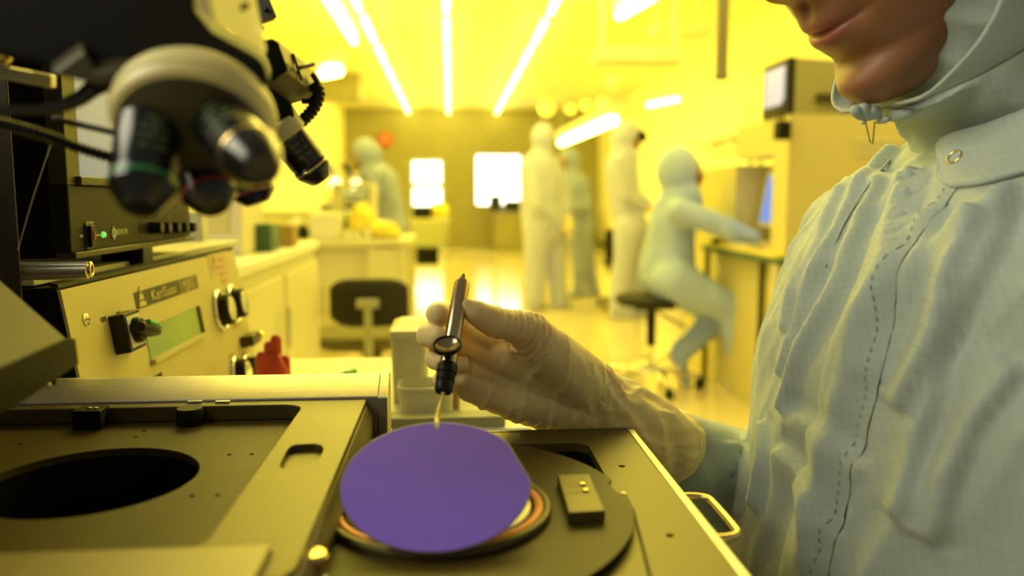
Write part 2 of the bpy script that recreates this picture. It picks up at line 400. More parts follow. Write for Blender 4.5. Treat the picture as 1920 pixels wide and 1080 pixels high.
# ============================================================= BACK OF THE ROOM
def cab(name, label, cat, x0, x1, y0, y1, z1, doors=2, m='cream', face='-y', z0=0, handles=True, top=None):
    t = thing(name, label, cat, ((x0+x1)/2, (y0+y1)/2, z0))
    obj('body', bx(x0, x1, y0, y1, z0, z1-.03), M[m], t, bevel=.004)
    obj('worktop', bx(x0-.01, x1+.02, y0-.02, y1+.01, z1-.03, z1), M[top or 'white'], t, bevel=.004)
    for k in range(doors):
        if face == '-y':
            a = x0+(x1-x0)*k/doors+.015; b = x0+(x1-x0)*(k+1)/doors-.015
            d = obj('door', bx(a, b, y0-.018, y0-.001, z0+.08, z1-.07), M[m], t, bevel=.003)
            if handles: obj('handle', cyl(NB(), (b-.05, y0-.04, z1-.18), (b-.05, y0-.04, z1-.30), .008, seg=10), M['chrome'], d)
        else:
            a = y0+(y1-y0)*k/doors+.015; b = y0+(y1-y0)*(k+1)/doors-.015
            X = x1 if face == '+x' else x0; s = 1 if face == '+x' else -1
            d = obj('door', bx(min(X+s*.001, X+s*.018), max(X+s*.001, X+s*.018), a, b, z0+.08, z1-.07), M[m], t, bevel=.003)
            if handles: obj('handle', cyl(NB(), (X+s*.04, b-.08, z1-.16), (X+s*.04, b-.08, z1-.28), .009, seg=10), M['chrome'], d)
    return t
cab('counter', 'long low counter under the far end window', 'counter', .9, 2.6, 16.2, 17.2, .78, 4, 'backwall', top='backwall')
def monitor(name, label, px0, px1, py0, py1, Y, scr, yaw=0, m='black', depth=.06, stand=True, fill=None):
    a, b = V(px0, py1, Y), V(px1, py0, Y); t = thing(name, label, 'monitor', ((a.x+b.x)/2, Y, a.z), yaw)
    W, H = b.x-a.x, b.z-a.z; MM = mroot(t)
    def loc(bmm): bmm.transform(MM); return bmm
    obj('case', loc(bx(-W/2, W/2, 0, depth, H*.12, H)), M[m], t, bevel=.01)
    obj('screen', loc(bx(-W/2+W*.08, W/2-W*.08, -.004, .002, H*.2, H*.92)), M[scr], t)
    obj('stand', loc(join(bx(-.02, .02, depth*.4, depth*.7, 0, H*.2), bx(-W*.25, W*.25, -.05, depth+.05, 0, .012))), M[m], t)
    return t
monitor('computer_monitor', 'small black monitor silhouetted in the far window', 918, 940, 366, 399, 16.3, 'black')
monitor('computer_monitor', 'wider black monitor right of the far window', 946, 992, 376, 399, 16.45, 'black')
# red box high on the far left wall side
q = V(722, 262, 13.5)
t = thing('alarm_box', 'small red alarm box on the far wall left of the door', 'alarm box', (q.x, 17.26, q.z)); q = V(722, 262, 17.25)
obj('case', bx(q.x-.13, q.x+.13, 17.18, 17.3, q.z-.12, q.z+.12), M['red'], t, bevel=.02)
obj('button', cyl(NB(), (q.x, 17.18, q.z), (q.x, 17.15, q.z), .04), M['white'], t)
one('wall_notice', bx(V(905, 0, YB).x, V(935, 0, YB).x, 17.27, 17.3, V(0, 262, YB).z, V(0, 235, YB).z), M['backwall'], 'faint pale notice above the far window', 'notice')
# trolley with dark instrument in front of the glazed door
Y = 9.0; a = V(772, 500, Y); b = V(842, 400, Y)
t = thing('instrument_trolley', 'dark trolley with instruments in front of the glazed door', 'trolley', ((a.x+b.x)/2, Y, 0))
obj('top_shelf', bx(a.x, b.x, Y, Y+.4, .80, .83), M['cream'], t); obj('lower_shelf', bx(a.x, b.x, Y, Y+.4, .28, .31), M['cream'], t)
for sx in (a.x+.02, b.x-.02):
    for sy in (Y+.02, Y+.38): obj('leg', cyl(NB(), (sx, sy, .03), (sx, sy, .82), .014, seg=10), M['chrome'], t)
one('bench_instrument', bx(a.x+.02, a.x+.22, Y+.05, Y+.35, .83, .97), M['black'], 'black instrument box on top of the trolley', 'instrument', bevel=.01)
one('bench_instrument', bx(a.x+.05, a.x+.30, Y+.05, Y+.35, .31, .50), M['matte'], 'black instrument box on the lower trolley shelf', 'instrument', bevel=.01)
q = V(822, 440, Y); sp_ = NB(); sphere(sp_, (q.x, Y+.2, .83+.09), .10, 20, (1.2, 1, .9)); one('rubbish_bag', sp_, M['yellow'], 'round yellow bag lying on the trolley beside the black instrument', 'bag')
# ============================================================= LEFT BENCHES
# near counter on the left, front faces the aisle
t = cab('side_counter', 'pale counter along the left side with a cupboard door and drawer', 'counter', -1.35, -.53, 1.25, 3.15, .88, 3, 'cream', '+x')
t = cab('low_cabinet', 'low white cabinet beyond the left counter', 'cabinet', -1.3, -.78, 3.3, 4.6, .55, 2, 'white', '+x')
Y = 5.0; xa, xb = V(556, 0, Y).x, V(757, 0, Y).x; zt = V(0, 452, Y).z
t = thing('workbench', 'wide yellowish workbench crosswise behind the black chair', 'workbench', ((xa+xb)/2, Y+.4, 0))
obj('worktop', bx(xa-.05, xb+.02, Y-.02, Y+.8, zt-.04, zt), M['cream'], t, bevel=.004)
obj('modesty_panel', bx(xa+.02, xb-.26, Y+.04, Y+.07, .08, zt-.04), M['cream'], t)
for X in (xa+.02, xb-.25, xb-.05):
    obj('leg', bx(X, X+.05, Y, Y+.05, 0, zt-.04), M['cream'], t); obj('leg', bx(X, X+.05, Y+.72, Y+.77, 0, zt-.04), M['cream'], t)
obj('drawer', bx(xb-.24, xb-.06, Y-.005, Y+.5, zt-.30, zt-.05), M['cream'], t, bevel=.004)
obj('shelf_riser', join(bx(xa+.1, xb-.25, Y+.55, Y+.8, zt+.33, zt+.36), bx(xa+.1, xa+.13, Y+.55, Y+.8, zt, zt+.33), bx(xb-.28, xb-.25, Y+.55, Y+.8, zt, zt+.33)), M['cream'], t)
def bxpx(x0, x1, y0, y1, Y, d): # box seen at those picture limits, standing at its real distance Y
    a, b = V(x0, y1, Y), V(x1, y0, Y); return bx(a.x, b.x, Y, Y+d, a.z, b.z)
def onbench(x0, x1, y0, Y, d, zb): # resting on height zb
    a, b = V(x0, y0, Y), V(x1, y0, Y); return bx(a.x, b.x, Y, Y+d, zb, a.z)
# things on the near counter
Y = 2.35; zc = .88
t = thing('picture_monitor', 'pale boxy monitor standing on the left counter', 'monitor', (V(405, 0, Y).x, Y+.15, zc))
obj('case', onbench(362, 452, 352, Y, .28, zc), M['cream'], t, bevel=.012)
a = V(372, 368, Y); b = V(432, 436, Y); obj('screen', bx(a.x, b.x, Y-.006, Y+.01, b.z, a.z), mat('pale_screen', (.62, .56, .22), .3), t)
one('storage_box', onbench(458, 508, 420, 2.5, .12, zc), M['teal'], 'dark teal square box on the left counter', 'box', bevel=.006)
one('storage_box', onbench(516, 548, 422, 2.75, .1, zc), mat('brown_card', (.36, .24, .08), .7), 'small brown carton right of the teal box', 'box', bevel=.004)
one('paper_stack', bx(-1.0, -.62, 1.6, 1.95, .88, .905), M['white'], 'stack of white sheets at the near end of the left counter', 'paper')
q = V(372, 470, 2.0); one('small_carton', bx(q.x-.05, q.x+.05, 2.0, 2.08, zc, zc+.035), M['red'], 'small red carton lying behind the control box', 'carton', bevel=.003)
q = V(438, 497, 1.5); 
# things on the crosswise bench
Y = 5.1
one('instrument_case', onbench(580, 637, 400, Y, .25, zt), M['white'], 'pale instrument case on the crosswise workbench', 'instrument', bevel=.01)
def bottle(px, py, Y, zb, r, m, label, group=None, capm='white'):
    q = V(px, py, Y); h = q.z-zb; t = thing('bottle', label, 'bottle', (q.x, Y, zb), 0, group)
    obj('bottle_body', lathe(NB(), (q.x, Y, zb), (0, 0, 1), [(r*.9, 0), (r, .01), (r, h*.6), (r*.4, h*.78), (r*.38, h*.88)], 20), M[m], t)
    obj('cap', lathe(NB(), (q.x, Y, zb+h*.86), (0, 0, 1), [(r*.45, 0), (r*.45, h*.14)], 16), M[capm], t); return t
bottle(645, 398, Y+.3, zt, .045, 'teal', 'dark green bottle behind the pale instrument case', None, 'green')
bottle(553, 400, Y+.1, zt, .05, 'white', 'white bottle at the left end of the crosswise workbench')
bottle(568, 415, Y, zt, .035, 'gunm', 'small dark bottle left of the pale instrument case')
def cup(px, py, Y, zb, r, label, group, m='white'):
    q = V(px, py, Y); h = q.z-zb; o = obj('beaker', lathe(NB(), (q.x, Y, zb), (0, 0, 1), [(r*.8, 0), (r, h), (r*.88, h), (r*.7, .01)], 20), M[m]); tag(o, label, 'beaker', group); return o
for i, (px, py) in enumerate(((545, 424), (651, 432), (668, 434), (688, 430))):
    cup(px, py, Y-.02+.01*i, zt, .03, 'small pale beaker standing on the crosswise workbench' if i else 'lone pale beaker at the left end of the workbench', 'small beakers on the workbench' if i else None)
# yellow bags: a crumpled upright one and one slumped beside it
def bag(c, sx, sy, sz, label, seed):
    bm = NB(); bmesh.ops.create_icosphere(bm, subdivisions=4, radius=1)
    for v in bm.verts:
        n = noise.noise(v.co*1.6+Vector((seed, 0, 0)))*.25+noise.noise(v.co*5+Vector((0, seed, 0)))*.07
        v.co *= 1+n; v.co = Vector((v.co.x*sx, v.co.y*sy, max(v.co.z, -.8)*sz+.8*sz)); v.co.x *= 1-.25*v.co.z/(2*sz); v.co += Vector(c)
    return one('waste_bag', bm, M['yellow'], label, 'bag', smooth=180)
q = V(676, 425, 5.25); bag((q.x, 5.3, zt), .105, .11, .125, 'tall yellow bag standing on the workbench before the bent worker', 3)
q = V(718, 435, 5.15); bag((q.x, 5.2, zt), .12, .10, .065, 'slumped yellow bag lying right of the tall yellow bag', 9)
# microscopes and shelf things in the far left haze
Y = 7.6; zb = .95
t = cab('far_bench', 'far left bench behind the crosswise workbench', 'counter', -1.9, -.95, 7.2, 8.2, .95, 2, 'cream', '-y')
def mic(px, Y, zb, h, label):
    q = V(px, 300, Y); x = q.x; t = thing('microscope', label, 'microscope', (x, Y, zb))
    obj('foot', bx(x-.10, x+.10, Y-.12, Y+.14, zb, zb+.04), M['gunm'], t, bevel=.01)
    obj('arm', loft(NB(), [((x, Y+.10, zb+.04), (1, 0, 0), (0, 1, 0), .035, .04), ((x, Y+.12, zb+h*.5), (1, 0, 0), (0, 1, 0), .03, .035), ((x, Y+.02, zb+h*.85), (1, 0, 0), (0, 1, 0), .05, .08)]), M['cream'], t)
    obj('eyepiece', cyl(NB(), (x, Y, zb+h*.8), (x-.06, Y-.10, zb+h), .03), M['black'], t)
    obj('lamp_head', sphere(NB(), (x+.05, Y-.14, zb+h*.55), .055, 16), mat('work_lamp_glow', (1, 1, .8), .3, emit=(1, .95, .6), estr=2.2) if 'work_lamp_glow' not in bpy.data.materials else bpy.data.materials['work_lamp_glow'], t)
    return t
mic(622, 7.5, .95, .42, 'far bench microscope left with a glowing lamp head'); mic(660, 7.6, .95, .40, 'far bench microscope right, before the bent worker hands')
one('wall_cabinet', bx(-2.15, -1.5, 4.0, 6.5, 1.35, 2.0), M['cream'], 'pale wall cupboard high on the left wall', 'cabinet', bevel=.01)
t = thing('wall_shelf', 'shelf with supplies on the left wall above the benches', 'shelf', (-1.9, 3.4, 1.2)); obj('board', bx(-2.2, -1.75, 2.6, 3.9, 1.2, 1.23), M['cream'], t); obj('bracket', bx(-2.2, -1.8, 3.2, 3.23, 1.1, 1.2), M['cream'], t)
one('storage_box', bx(-2.1, -1.8, 3.5, 3.8, 1.23, 1.42), mat('dull_brown_box', (.35, .28, .10), .7), 'dull box on the left wall shelf', 'box', bevel=.006)
# ============================================================= BLACK CHAIR (left, seen from behind)
Y = 3.3
cx = V(680, 0, Y).x
t = thing('office_chair', 'black swivel chair in the aisle seen from behind its backrest', 'chair', (cx, Y, 0))
bz0, bz1 = V(0, 622, Y).z, V(0, 528, Y).z; hw = V(757, 0, Y).x-cx
def slab(cx, cy, hw, z0, z1, th, bow=.05, ang=0):
    rs = []
    for i in range(13):
        s = -1+2*i/12; x = cx+hw*s; e = (1-abs(s)**5*.35); zc_ = (z0+z1)/2; hz = (z1-z0)/2*e; y = cy-bow*s*s
        rs.append([Vector((x, y+th/2*cos(a)*1.0, zc_+hz*math.copysign(abs(sin(a))**.35, sin(a)))) for a in [2*pi*k/24 for k in range(24)]])
    return rings(NB(), rs)
obj('backrest', slab(cx, Y, hw, bz0, bz1, .045, -.04), M['chair'], t, smooth=60)
sx0, sx1 = V(556, 0, 3.55).x, V(757, 0, 3.55).x; sz = V(0, 640, 3.5).z
seat = NB(); n = 40; rs = []
for (z, k) in ((sz-.075, .72), (sz-.06, .88), (sz-.03, .98), (sz-.008, 1.0), (sz, .94), (sz+.004, .7), (sz+.004, .02)):
    c_ = ((sx0+sx1)/2, 3.68); rs.append([Vector((c_[0]+(sx1-sx0)/2*k*math.copysign(abs(cos(a))**.7, cos(a)), c_[1]+.21*k*math.copysign(abs(sin(a))**.7, sin(a)), z)) for a in [2*pi*i/n for i in range(n)]])
obj('seat', rings(seat, rs), M['grey'], t, smooth=60)
bz = V(0, 574, Y).z
obj('back_bracket', join(bx(cx-.045, cx+.045, Y-.05, Y-.022, bz-.018, bz+.018), bx(cx-.017, cx+.017, Y-.045, Y-.03, sz-.20, bz)), mat('bracket_steel', (.55, .56, .45), .3, .6), t, bevel=.004)
obj('seat_bar', bx(cx-.02, cx+.02, Y-.045, 3.7, sz-.12, sz-.10), M['black'], t, bevel=.004)
obj('pedestal', lathe(NB(), (cx-.05, 3.68, .10), (0, 0, 1), [(.035, 0), (.035, .12), (.02, .125), (.02, sz-.18)]), M['black'], t)
for k in range(5):
    a = 2*pi*k/5+.3; e = (cx-.05+.27*cos(a), 3.68+.27*sin(a)); l = obj('leg', capsule(NB(), (cx-.05, 3.68, .12), (e[0], e[1], .08), .025, .016, 12), M['black'], t)
    obj('caster', cyl(NB(), (e[0]-.018, e[1], .03), (e[0]+.018, e[1], .03), .03, seg=16), M['black'], l)
# ============================================================= WHITE SIDE TABLE behind the stage
zt2 = .80
t = thing('side_table', 'bright white table just behind the machine stage', 'table', (-.25, 1.05, 0))
obj('tabletop', bx(-.28, .085, .82, 1.22, zt2-.03, zt2), M['white'], t, bevel=.004)
for X in (-.26, .05):
    for Yy in (.85, 1.18): obj('leg', bx(X, X+.03, Yy-.015, Yy+.015, 0, zt2-.03), M['alu'], t)
def ontab(px, py): return VZ(px, py, zt2)
# white opaque jug and translucent tub
a = V(737, 790, .95); b = V(800, 603, .95)
def tub(x0, x1, y0, y1, z0, z1, taper, m, label, lid=None):
    cx_, cy_ = (x0+x1)/2, (y0+y1)/2; t = thing('plastic_tub', label, 'tub', (cx_, cy_, z0))
    def lp(k, z): return [Vector((cx_+(x-cx_)*k, cy_+(y-cy_)*k, z)) for x, y in rrect(x0, x1, y0, y1, min(x1-x0, y1-y0)*.22)]
    H = z1-z0
    obj('tub_body', rings(NB(), [lp(taper, z0), lp(1, z1), lp(1.05, z1), lp(1.05, z1+.004), lp(.95, z1+.004), lp(taper*.93, z0+.006)]), M[m], t)
    if lid: obj('lid', rings(NB(), [lp(1.06, z1+.004), lp(1.06, z1+.012), lp(.6, z1+.018)]), M[lid], t)
    return t
tub(a.x, b.x, .93, 1.03, zt2, b.z-.02, .93, 'milky', 'tall milky plastic container left of the gloved hand', 'milky')
a = V(812, 0, 1.0); b = V(893, 0, 1.0)
tub(a.x, b.x, .98, 1.12, zt2, V(0, 648, 1.0).z, .9, 'clear', 'clear plastic tub behind the metal wand')
a = V(735, 0, .87); b = V(845, 0, .87)
tub(a.x, b.x, .86, .915, zt2, V(0, 745, .87).z, .92, 'milky', 'low milky tray in front of the tall milky container')
one('work_mat', bx(V(690, 0, .84).x, V(945, 0, .84).x, .825, .855, zt2, zt2+.012), mat('greenish_mat', (.40, .40, .22), .5), 'greyish green strip mat along the table edge', 'mat', bevel=.002)  # shade of the table edge put in as a coloured strip
q = ontab(892, 800); t = thing('table_rack', 'small upright metal rack at the right end of the white table', 'rack', (q.x, .9, zt2))
for X in (q.x-.02, q.x+.02): obj('post', cyl(NB(), (X, .88, zt2), (X, .88, zt2+.10), .004, seg=10), mat('brownish_post', (.45, .30, .18), .4) if 'brownish_post' not in bpy.data.materials else bpy.data.materials['brownish_post'], t)
obj('crossbar', cyl(NB(), (q.x-.02, .88, zt2+.09), (q.x+.02, .88, zt2+.09), .003, seg=10), M['alu'], t)
# red holder
q = V(512, 715, 1.0)
t = thing('tool_holder', 'red plastic tool holder just right of the control box', 'holder', (q.x, 1.0, zt2))
x = q.x
obj('holder_body', loft(NB(), [((x, 1.0, zt2), (1, 0, 0), (0, 1, 0), .022, .02), ((x, 1.0, zt2+.03), (1, 0, 0), (0, 1, 0), .02, .018), ((x, 1.0, zt2+.05), (1, 0, 0), (0, 1, 0), .010, .009)], 24, 3), M['red'], t)
for dx, h in ((-.014, .045), (-.004, .058), (.004, .066), (.014, .040)): obj('tool', capsule(NB(), (x+dx, 1.0, zt2+.02), (x+dx, 1.005, zt2+h), .008, .007, 12), M['red'], t)
one('black_cable', tube(NB(), spl([VZ(535, 716, zt2+.004), VZ(590, 712, zt2+.004), VZ(630, 706, zt2+.004), VZ(664, 698, zt2+.004)], 8), .0035), M['black'], 'thin black cable lying on the white table', 'cable')
one('cable_plug', capsule(NB(), VZ(648, 702, zt2+.007), VZ(664, 696, zt2+.007), .005, .005, 12), M['green'], 'green tip at the end of the thin black cable', 'plug')
# ============================================================= RIGHT SIDE
XM = 1.5
t = thing('process_machine', 'large beige machine cabinet on the right with a dark operator recess', 'machine', (2.2, 4.0, 0))
y0, y1 = 3.49, 4.95; zt_ = V(1492, 214, 3.49).z; rz0, rz1 = .82, 1.245; ry0, ry1 = 3.66, 4.15
bm = NB()
box(bm, XM, 3.1, y0, ry0, 0, zt_); box(bm, XM, 3.1, ry1, y1, 0, 1.22); box(bm, XM, 3.1, ry0, ry1, 0, rz0); box(bm, XM, 3.1, ry0, ry1, rz1, zt_-.002); box(bm, XM+.42, 3.1, ry0, ry1, rz0, rz1)
obj('body', bm, M['panel'], t)
obj('control_screen', hexa(NB(), [(XM+.10, ry0+.10, .93), (XM+.16, ry0+.12, .93), (XM+.16, ry1-.12, .93), (XM+.10, ry1-.1, .93), (XM+.14, ry0+.10, 1.16), (XM+.20, ry0+.12, 1.16), (XM+.20, ry1-.12, 1.16), (XM+.14, ry1-.1, 1.16)]), M['scrblue'], t)
obj('screen_bezel', hexa(NB(), [(XM+.11, ry0+.05, .90), (XM+.22, ry0+.05, .90), (XM+.22, ry1-.05, .90), (XM+.11, ry1-.05, .90), (XM+.15, ry0+.05, 1.19), (XM+.26, ry0+.05, 1.19), (XM+.26, ry1-.05, 1.19), (XM+.15, ry1-.05, 1.19)]), M['white'], t, bevel=.006)
obj('vent_grille', join(*[bx(XM+.3, XM+1.2, y0-.006, y0, zt_-.12-.03*k, zt_-.105-.03*k) for k in range(3)]), M['cream'], t)
t = thing('desk', 'pale desk in front of the machine where the seated worker reaches', 'desk', (1.3, 4.1, 0))
obj('desktop', bx(1.42, 1.50, 3.35, 4.45, .755, .785), M['teal'], t, bevel=.004)
obj('desk_mat', bx(1.425, 1.49, 3.42, 4.4, .785, .80), M['yellow'], t)
for Yy in (3.6, 4.4): obj('leg', bx(1.43, 1.455, Yy-.012, Yy+.012, 0, .755), M['olive'], t)
obj('side_panel', bx(1.42, 1.5, 3.40, 3.44, 0, .755), M['cream'], t)
q = V(1440, 455, 3.9); one('keyboard', bx(1.43, 1.55, 3.75, 4.05, .80, .82), M['cream'], 'pale keyboard on the desk under the blue screen', 'keyboard', bevel=.004)
one('mouse', sphere(NB(), (1.455, 4.3, .812), .035, 16, (.8, 1, .5)), M['black'], 'small dark mouse on the desk', 'mouse')
# CRT on top
t = thing('television', 'boxy beige tube television on top of the beige machine', 'television', (XM+.4, 3.62, zt_))
z1 = V(1492, 108, 3.52).z
obj('case', hexa(NB(), [(XM+.02, 3.50, zt_), (XM+.5, 3.53, zt_), (XM+.5, 3.76, zt_), (XM+.02, 3.79, zt_), (XM+.02, 3.50, z1), (XM+.5, 3.53, z1-.02), (XM+.5, 3.76, z1-.02), (XM+.02, 3.79, z1)]), mat('tv_beige', (.36, .33, .15), .5), t, bevel=.008)
obj('bezel', bx(XM-.01, XM+.02, 3.50, 3.79, zt_+.0, z1), M['gunm'], t, bevel=.004)
obj('screen', bx(XM-.016, XM-.008, 3.535, 3.755, zt_+.05, z1-.03), M['scrlav'], t, bevel=.004)
obj('vent_slot', bx(XM+.12, XM+.40, 3.494, 3.502, zt_+.05, zt_+.09), M['olive'], t)
# right bay: shelving, boxes, red wall lettering
def sheet(name, x, y0, y1, z0, z1, m, label, cat): return one(name, bx(x, x+.01, y0, y1, z0, z1), m, label, cat)
t = thing('wall_sign', 'pale wall sign with red lettering above the seated worker', 'sign', (XR-.02, 6.9, 1.8))
Ys = XR/((1365-845)/1500.)
a = VX(1395, 262, XR-.02); b = VX(1298, 238, XR-.02)
obj('board', bx(XR-.02, XR, a.y-.1, b.y+.1, min(a.z, b.z)-.10, max(a.z, b.z)+.06), M['wall'], t)
rnd = random.Random(5); Lw = (b.y-a.y)
for i in range(13):
    if i in (9, 11): continue
    bm = NB(); y = a.y+Lw*i/13; wd = Lw/13*.72; z0 = a.z-.06; kind = rnd.choice('ABCD')
    if kind in 'AB': box(bm, XR-.028, XR-.02, y, y+wd*.3, z0, z0+.11)
    if kind in 'AC': box(bm, XR-.028, XR-.02, y+wd*.7, y+wd, z0, z0+.11)
    box(bm, XR-.028, XR-.02, y, y+wd, z0+.10, z0+.14)
    if kind in 'BD': box(bm, XR-.028, XR-.02, y+wd*.3, y+wd*.75, z0, z0+.11)
    obj('letter', bm, M['red'], t)
bm = bx(XR-.028, XR-.02, a.y, a.y+Lw*.6, a.z-.125, a.z-.09)
obj('small_line', bm, mat('orange_brown_mark', (.45, .22, .05), .5), t)
t = cab('wall_counter', 'long counter along the right wall behind the workers', 'counter', 2.45, 3.18, 5.4, 12.0, .92, 5, 'cream', '-x', handles=False)
def shelf_unit(x0, x1, y0, y1, z0, zs, label):
    t = thing('shelf_rack', label, 'shelf', ((x0+x1)/2, (y0+y1)/2, z0))
    for z in zs: obj('shelf', bx(x0, x1, y0, y1, z, z+.025), M['cream'], t)
    for X in (x0+.01, x1-.03):
        for Yy in (y0+.01, y1-.03): obj('post', bx(X, X+.02, Yy, Yy+.02, z0, zs[-1]), M['alu'], t)
    return t
shelf_unit(2.1, 2.4, 5.6, 7.2, 0, (.5, .88, 1.02, 1.16), 'open rack with dark instruments behind the seated worker')
one('bench_instrument', bx(2.12, 2.36, 5.65, 5.95, .905, .97), M['black'], 'flat black instrument on the open rack', 'instrument', bevel=.01)
one('bench_instrument', bx(2.12, 2.36, 6.2, 6.5, 1.045, 1.10), M['gunm'], 'dark grey instrument on the open rack top shelf', 'instrument', bevel=.01)
one('storage_box', bx(2.12, 2.36, 6.6, 7.0, .525, .75), M['cream'], 'cream box on the lowest shelf of the open rack', 'box', bevel=.01)
a = V(1405, 268, 4.6)
t = thing('gas_valve', 'small dark valve with pipe on the wall left of the machine top', 'valve', (a.x, 4.6, a.z)); q = V(1470, 240, 3.44)
obj('valve_body', bx(q.x-.03, q.x+.03, 3.43, 3.485, q.z-.05, q.z+.03), M['gunm'], t, bevel=.004)
obj('pipe', cyl(NB(), (q.x, 3.455, q.z+.03), (q.x, 3.455, q.z+.12), .006, seg=10), M['gunm'], t); obj('pipe', cyl(NB(), (q.x-.02, 3.455, q.z+.03), (q.x-.02, 3.455, q.z+.09), .005, seg=10), M['gunm'], t)
t = thing('pipe_pair', 'two thin vertical pipes with a clamp beside the beige machine', 'pipe', V(1415, 275, 4.95))
for px in (1408, 1426):
    q = V(px, 300, 4.98); obj('pipe', cyl(NB(), (q.x, 4.98, 1.22), (q.x, 4.98, V(0, 235, 4.98).z), .008, seg=10), M['gunm'], t)
q = V(1417, 285, 4.98); obj('clamp', bx(q.x-.04, q.x+.04, 4.95, 4.975, q.z-.01, q.z+.015), M['gunm'], t)
# dark office chair behind the standing worker
Y = 7.45; q = V(1145, 465, Y)
t = thing('office_chair', 'black office chair behind the standing worker with raised goggles', 'chair', (q.x, Y, 0))
obj('backrest', slab(q.x, Y, .055, V(0, 498, Y).z, V(0, 432, Y).z, .05, .0), M['chair'], t, smooth=60)
obj('back_bar', capsule(NB(), (q.x-.01, Y+.02, .35), (q.x, Y+.02, .62), .015, .015, 10), M['black'], t)
obj('seat', loft(NB(), [((q.x+.16, Y+.1, .40), (1, 0, 0), (0, 1, 0), .17, .19), ((q.x+.16, Y+.1, .42), (1, 0, 0), (0, 1, 0), .2, .22), ((q.x+.16, Y+.1, .45), (1, 0, 0), (0, 1, 0), .2, .22), ((q.x+.16, Y+.1, .465), (1, 0, 0), (0, 1, 0), .17, .19)], 32, 3), M['chair'], t)
obj('armrest', capsule(NB(), (q.x-.14, Y-.12, .64), (q.x+.06, Y-.12, .58), .018, .018, 10), M['black'], t)
obj('pedestal', cyl(NB(), (q.x+.16, Y+.1, .08), (q.x+.16, Y+.1, .40), .022), M['black'], t)
for k in range(5):
    a = 2*pi*k/5; e = (q.x+.16+.26*cos(a), Y+.1+.26*sin(a)); l = obj('leg', capsule(NB(), (q.x+.16, Y+.1, .10), (e[0], e[1], .07), .022, .015, 10), M['black'], t); obj('caster', cyl(NB(), (e[0]-.018, e[1], .028), (e[0]+.018, e[1], .028), .028, seg=14), M['black'], l)
# lab stool of the seated worker
Y = 4.3; q = V(1222, 560, Y)
t = thing('lab_stool', 'tall black lab stool with chrome foot ring under the seated worker', 'stool', (q.x, Y, 0)); sx = q.x; sz = q.z
obj('seat', lathe(NB(), (sx, Y, sz-.04), (0, 0, 1), [(.12, 0), (.19, .012), (.2, .03), (.2, .05), (.17, .062), (.0, .066)], 40), M['chair'], t)
obj('column', lathe(NB(), (sx, Y, sz-.26), (0, 0, 1), [(.026, 0), (.026, .22)]), M['black'], t)
obj('gas_rod', cyl(NB(), (sx, Y, .09), (sx, Y, sz-.2), .014), M['chrome'], t)
obj('seat_plate', bx(sx-.09, sx+.12, Y-.03, Y+.03, sz-.06, sz-.04), M['black'], t)
rz = V(0, 702, Y).z; obj('foot_ring', tor(NB(), (sx, Y, rz), (0, 0, 1), .19, .010), M['chrome'], t)
for k in range(4): a = pi/4+pi/2*k; obj('ring_spoke', cyl(NB(), (sx, Y, rz), (sx+.19*cos(a), Y+.19*sin(a), rz), .007, seg=8), M['chrome'], t)
for k in range(5):
    a = 2*pi*k/5-1.45; e = (sx+.27*cos(a), Y+.27*sin(a)); l = obj('leg', capsule(NB(), (sx, Y, .11), (e[0], e[1], .07), .02, .014, 12), M['chrome'], t)
    obj('caster', cyl(NB(), (e[0]-.02, e[1], .028), (e[0]+.02, e[1], .028), .028, seg=16), M['black'], l)
obj('height_lever', capsule(NB(), (sx+.03, Y-.02, sz-.07), (sx+.17, Y-.06, sz-.15), .006, .008, 10), M['black'], t)
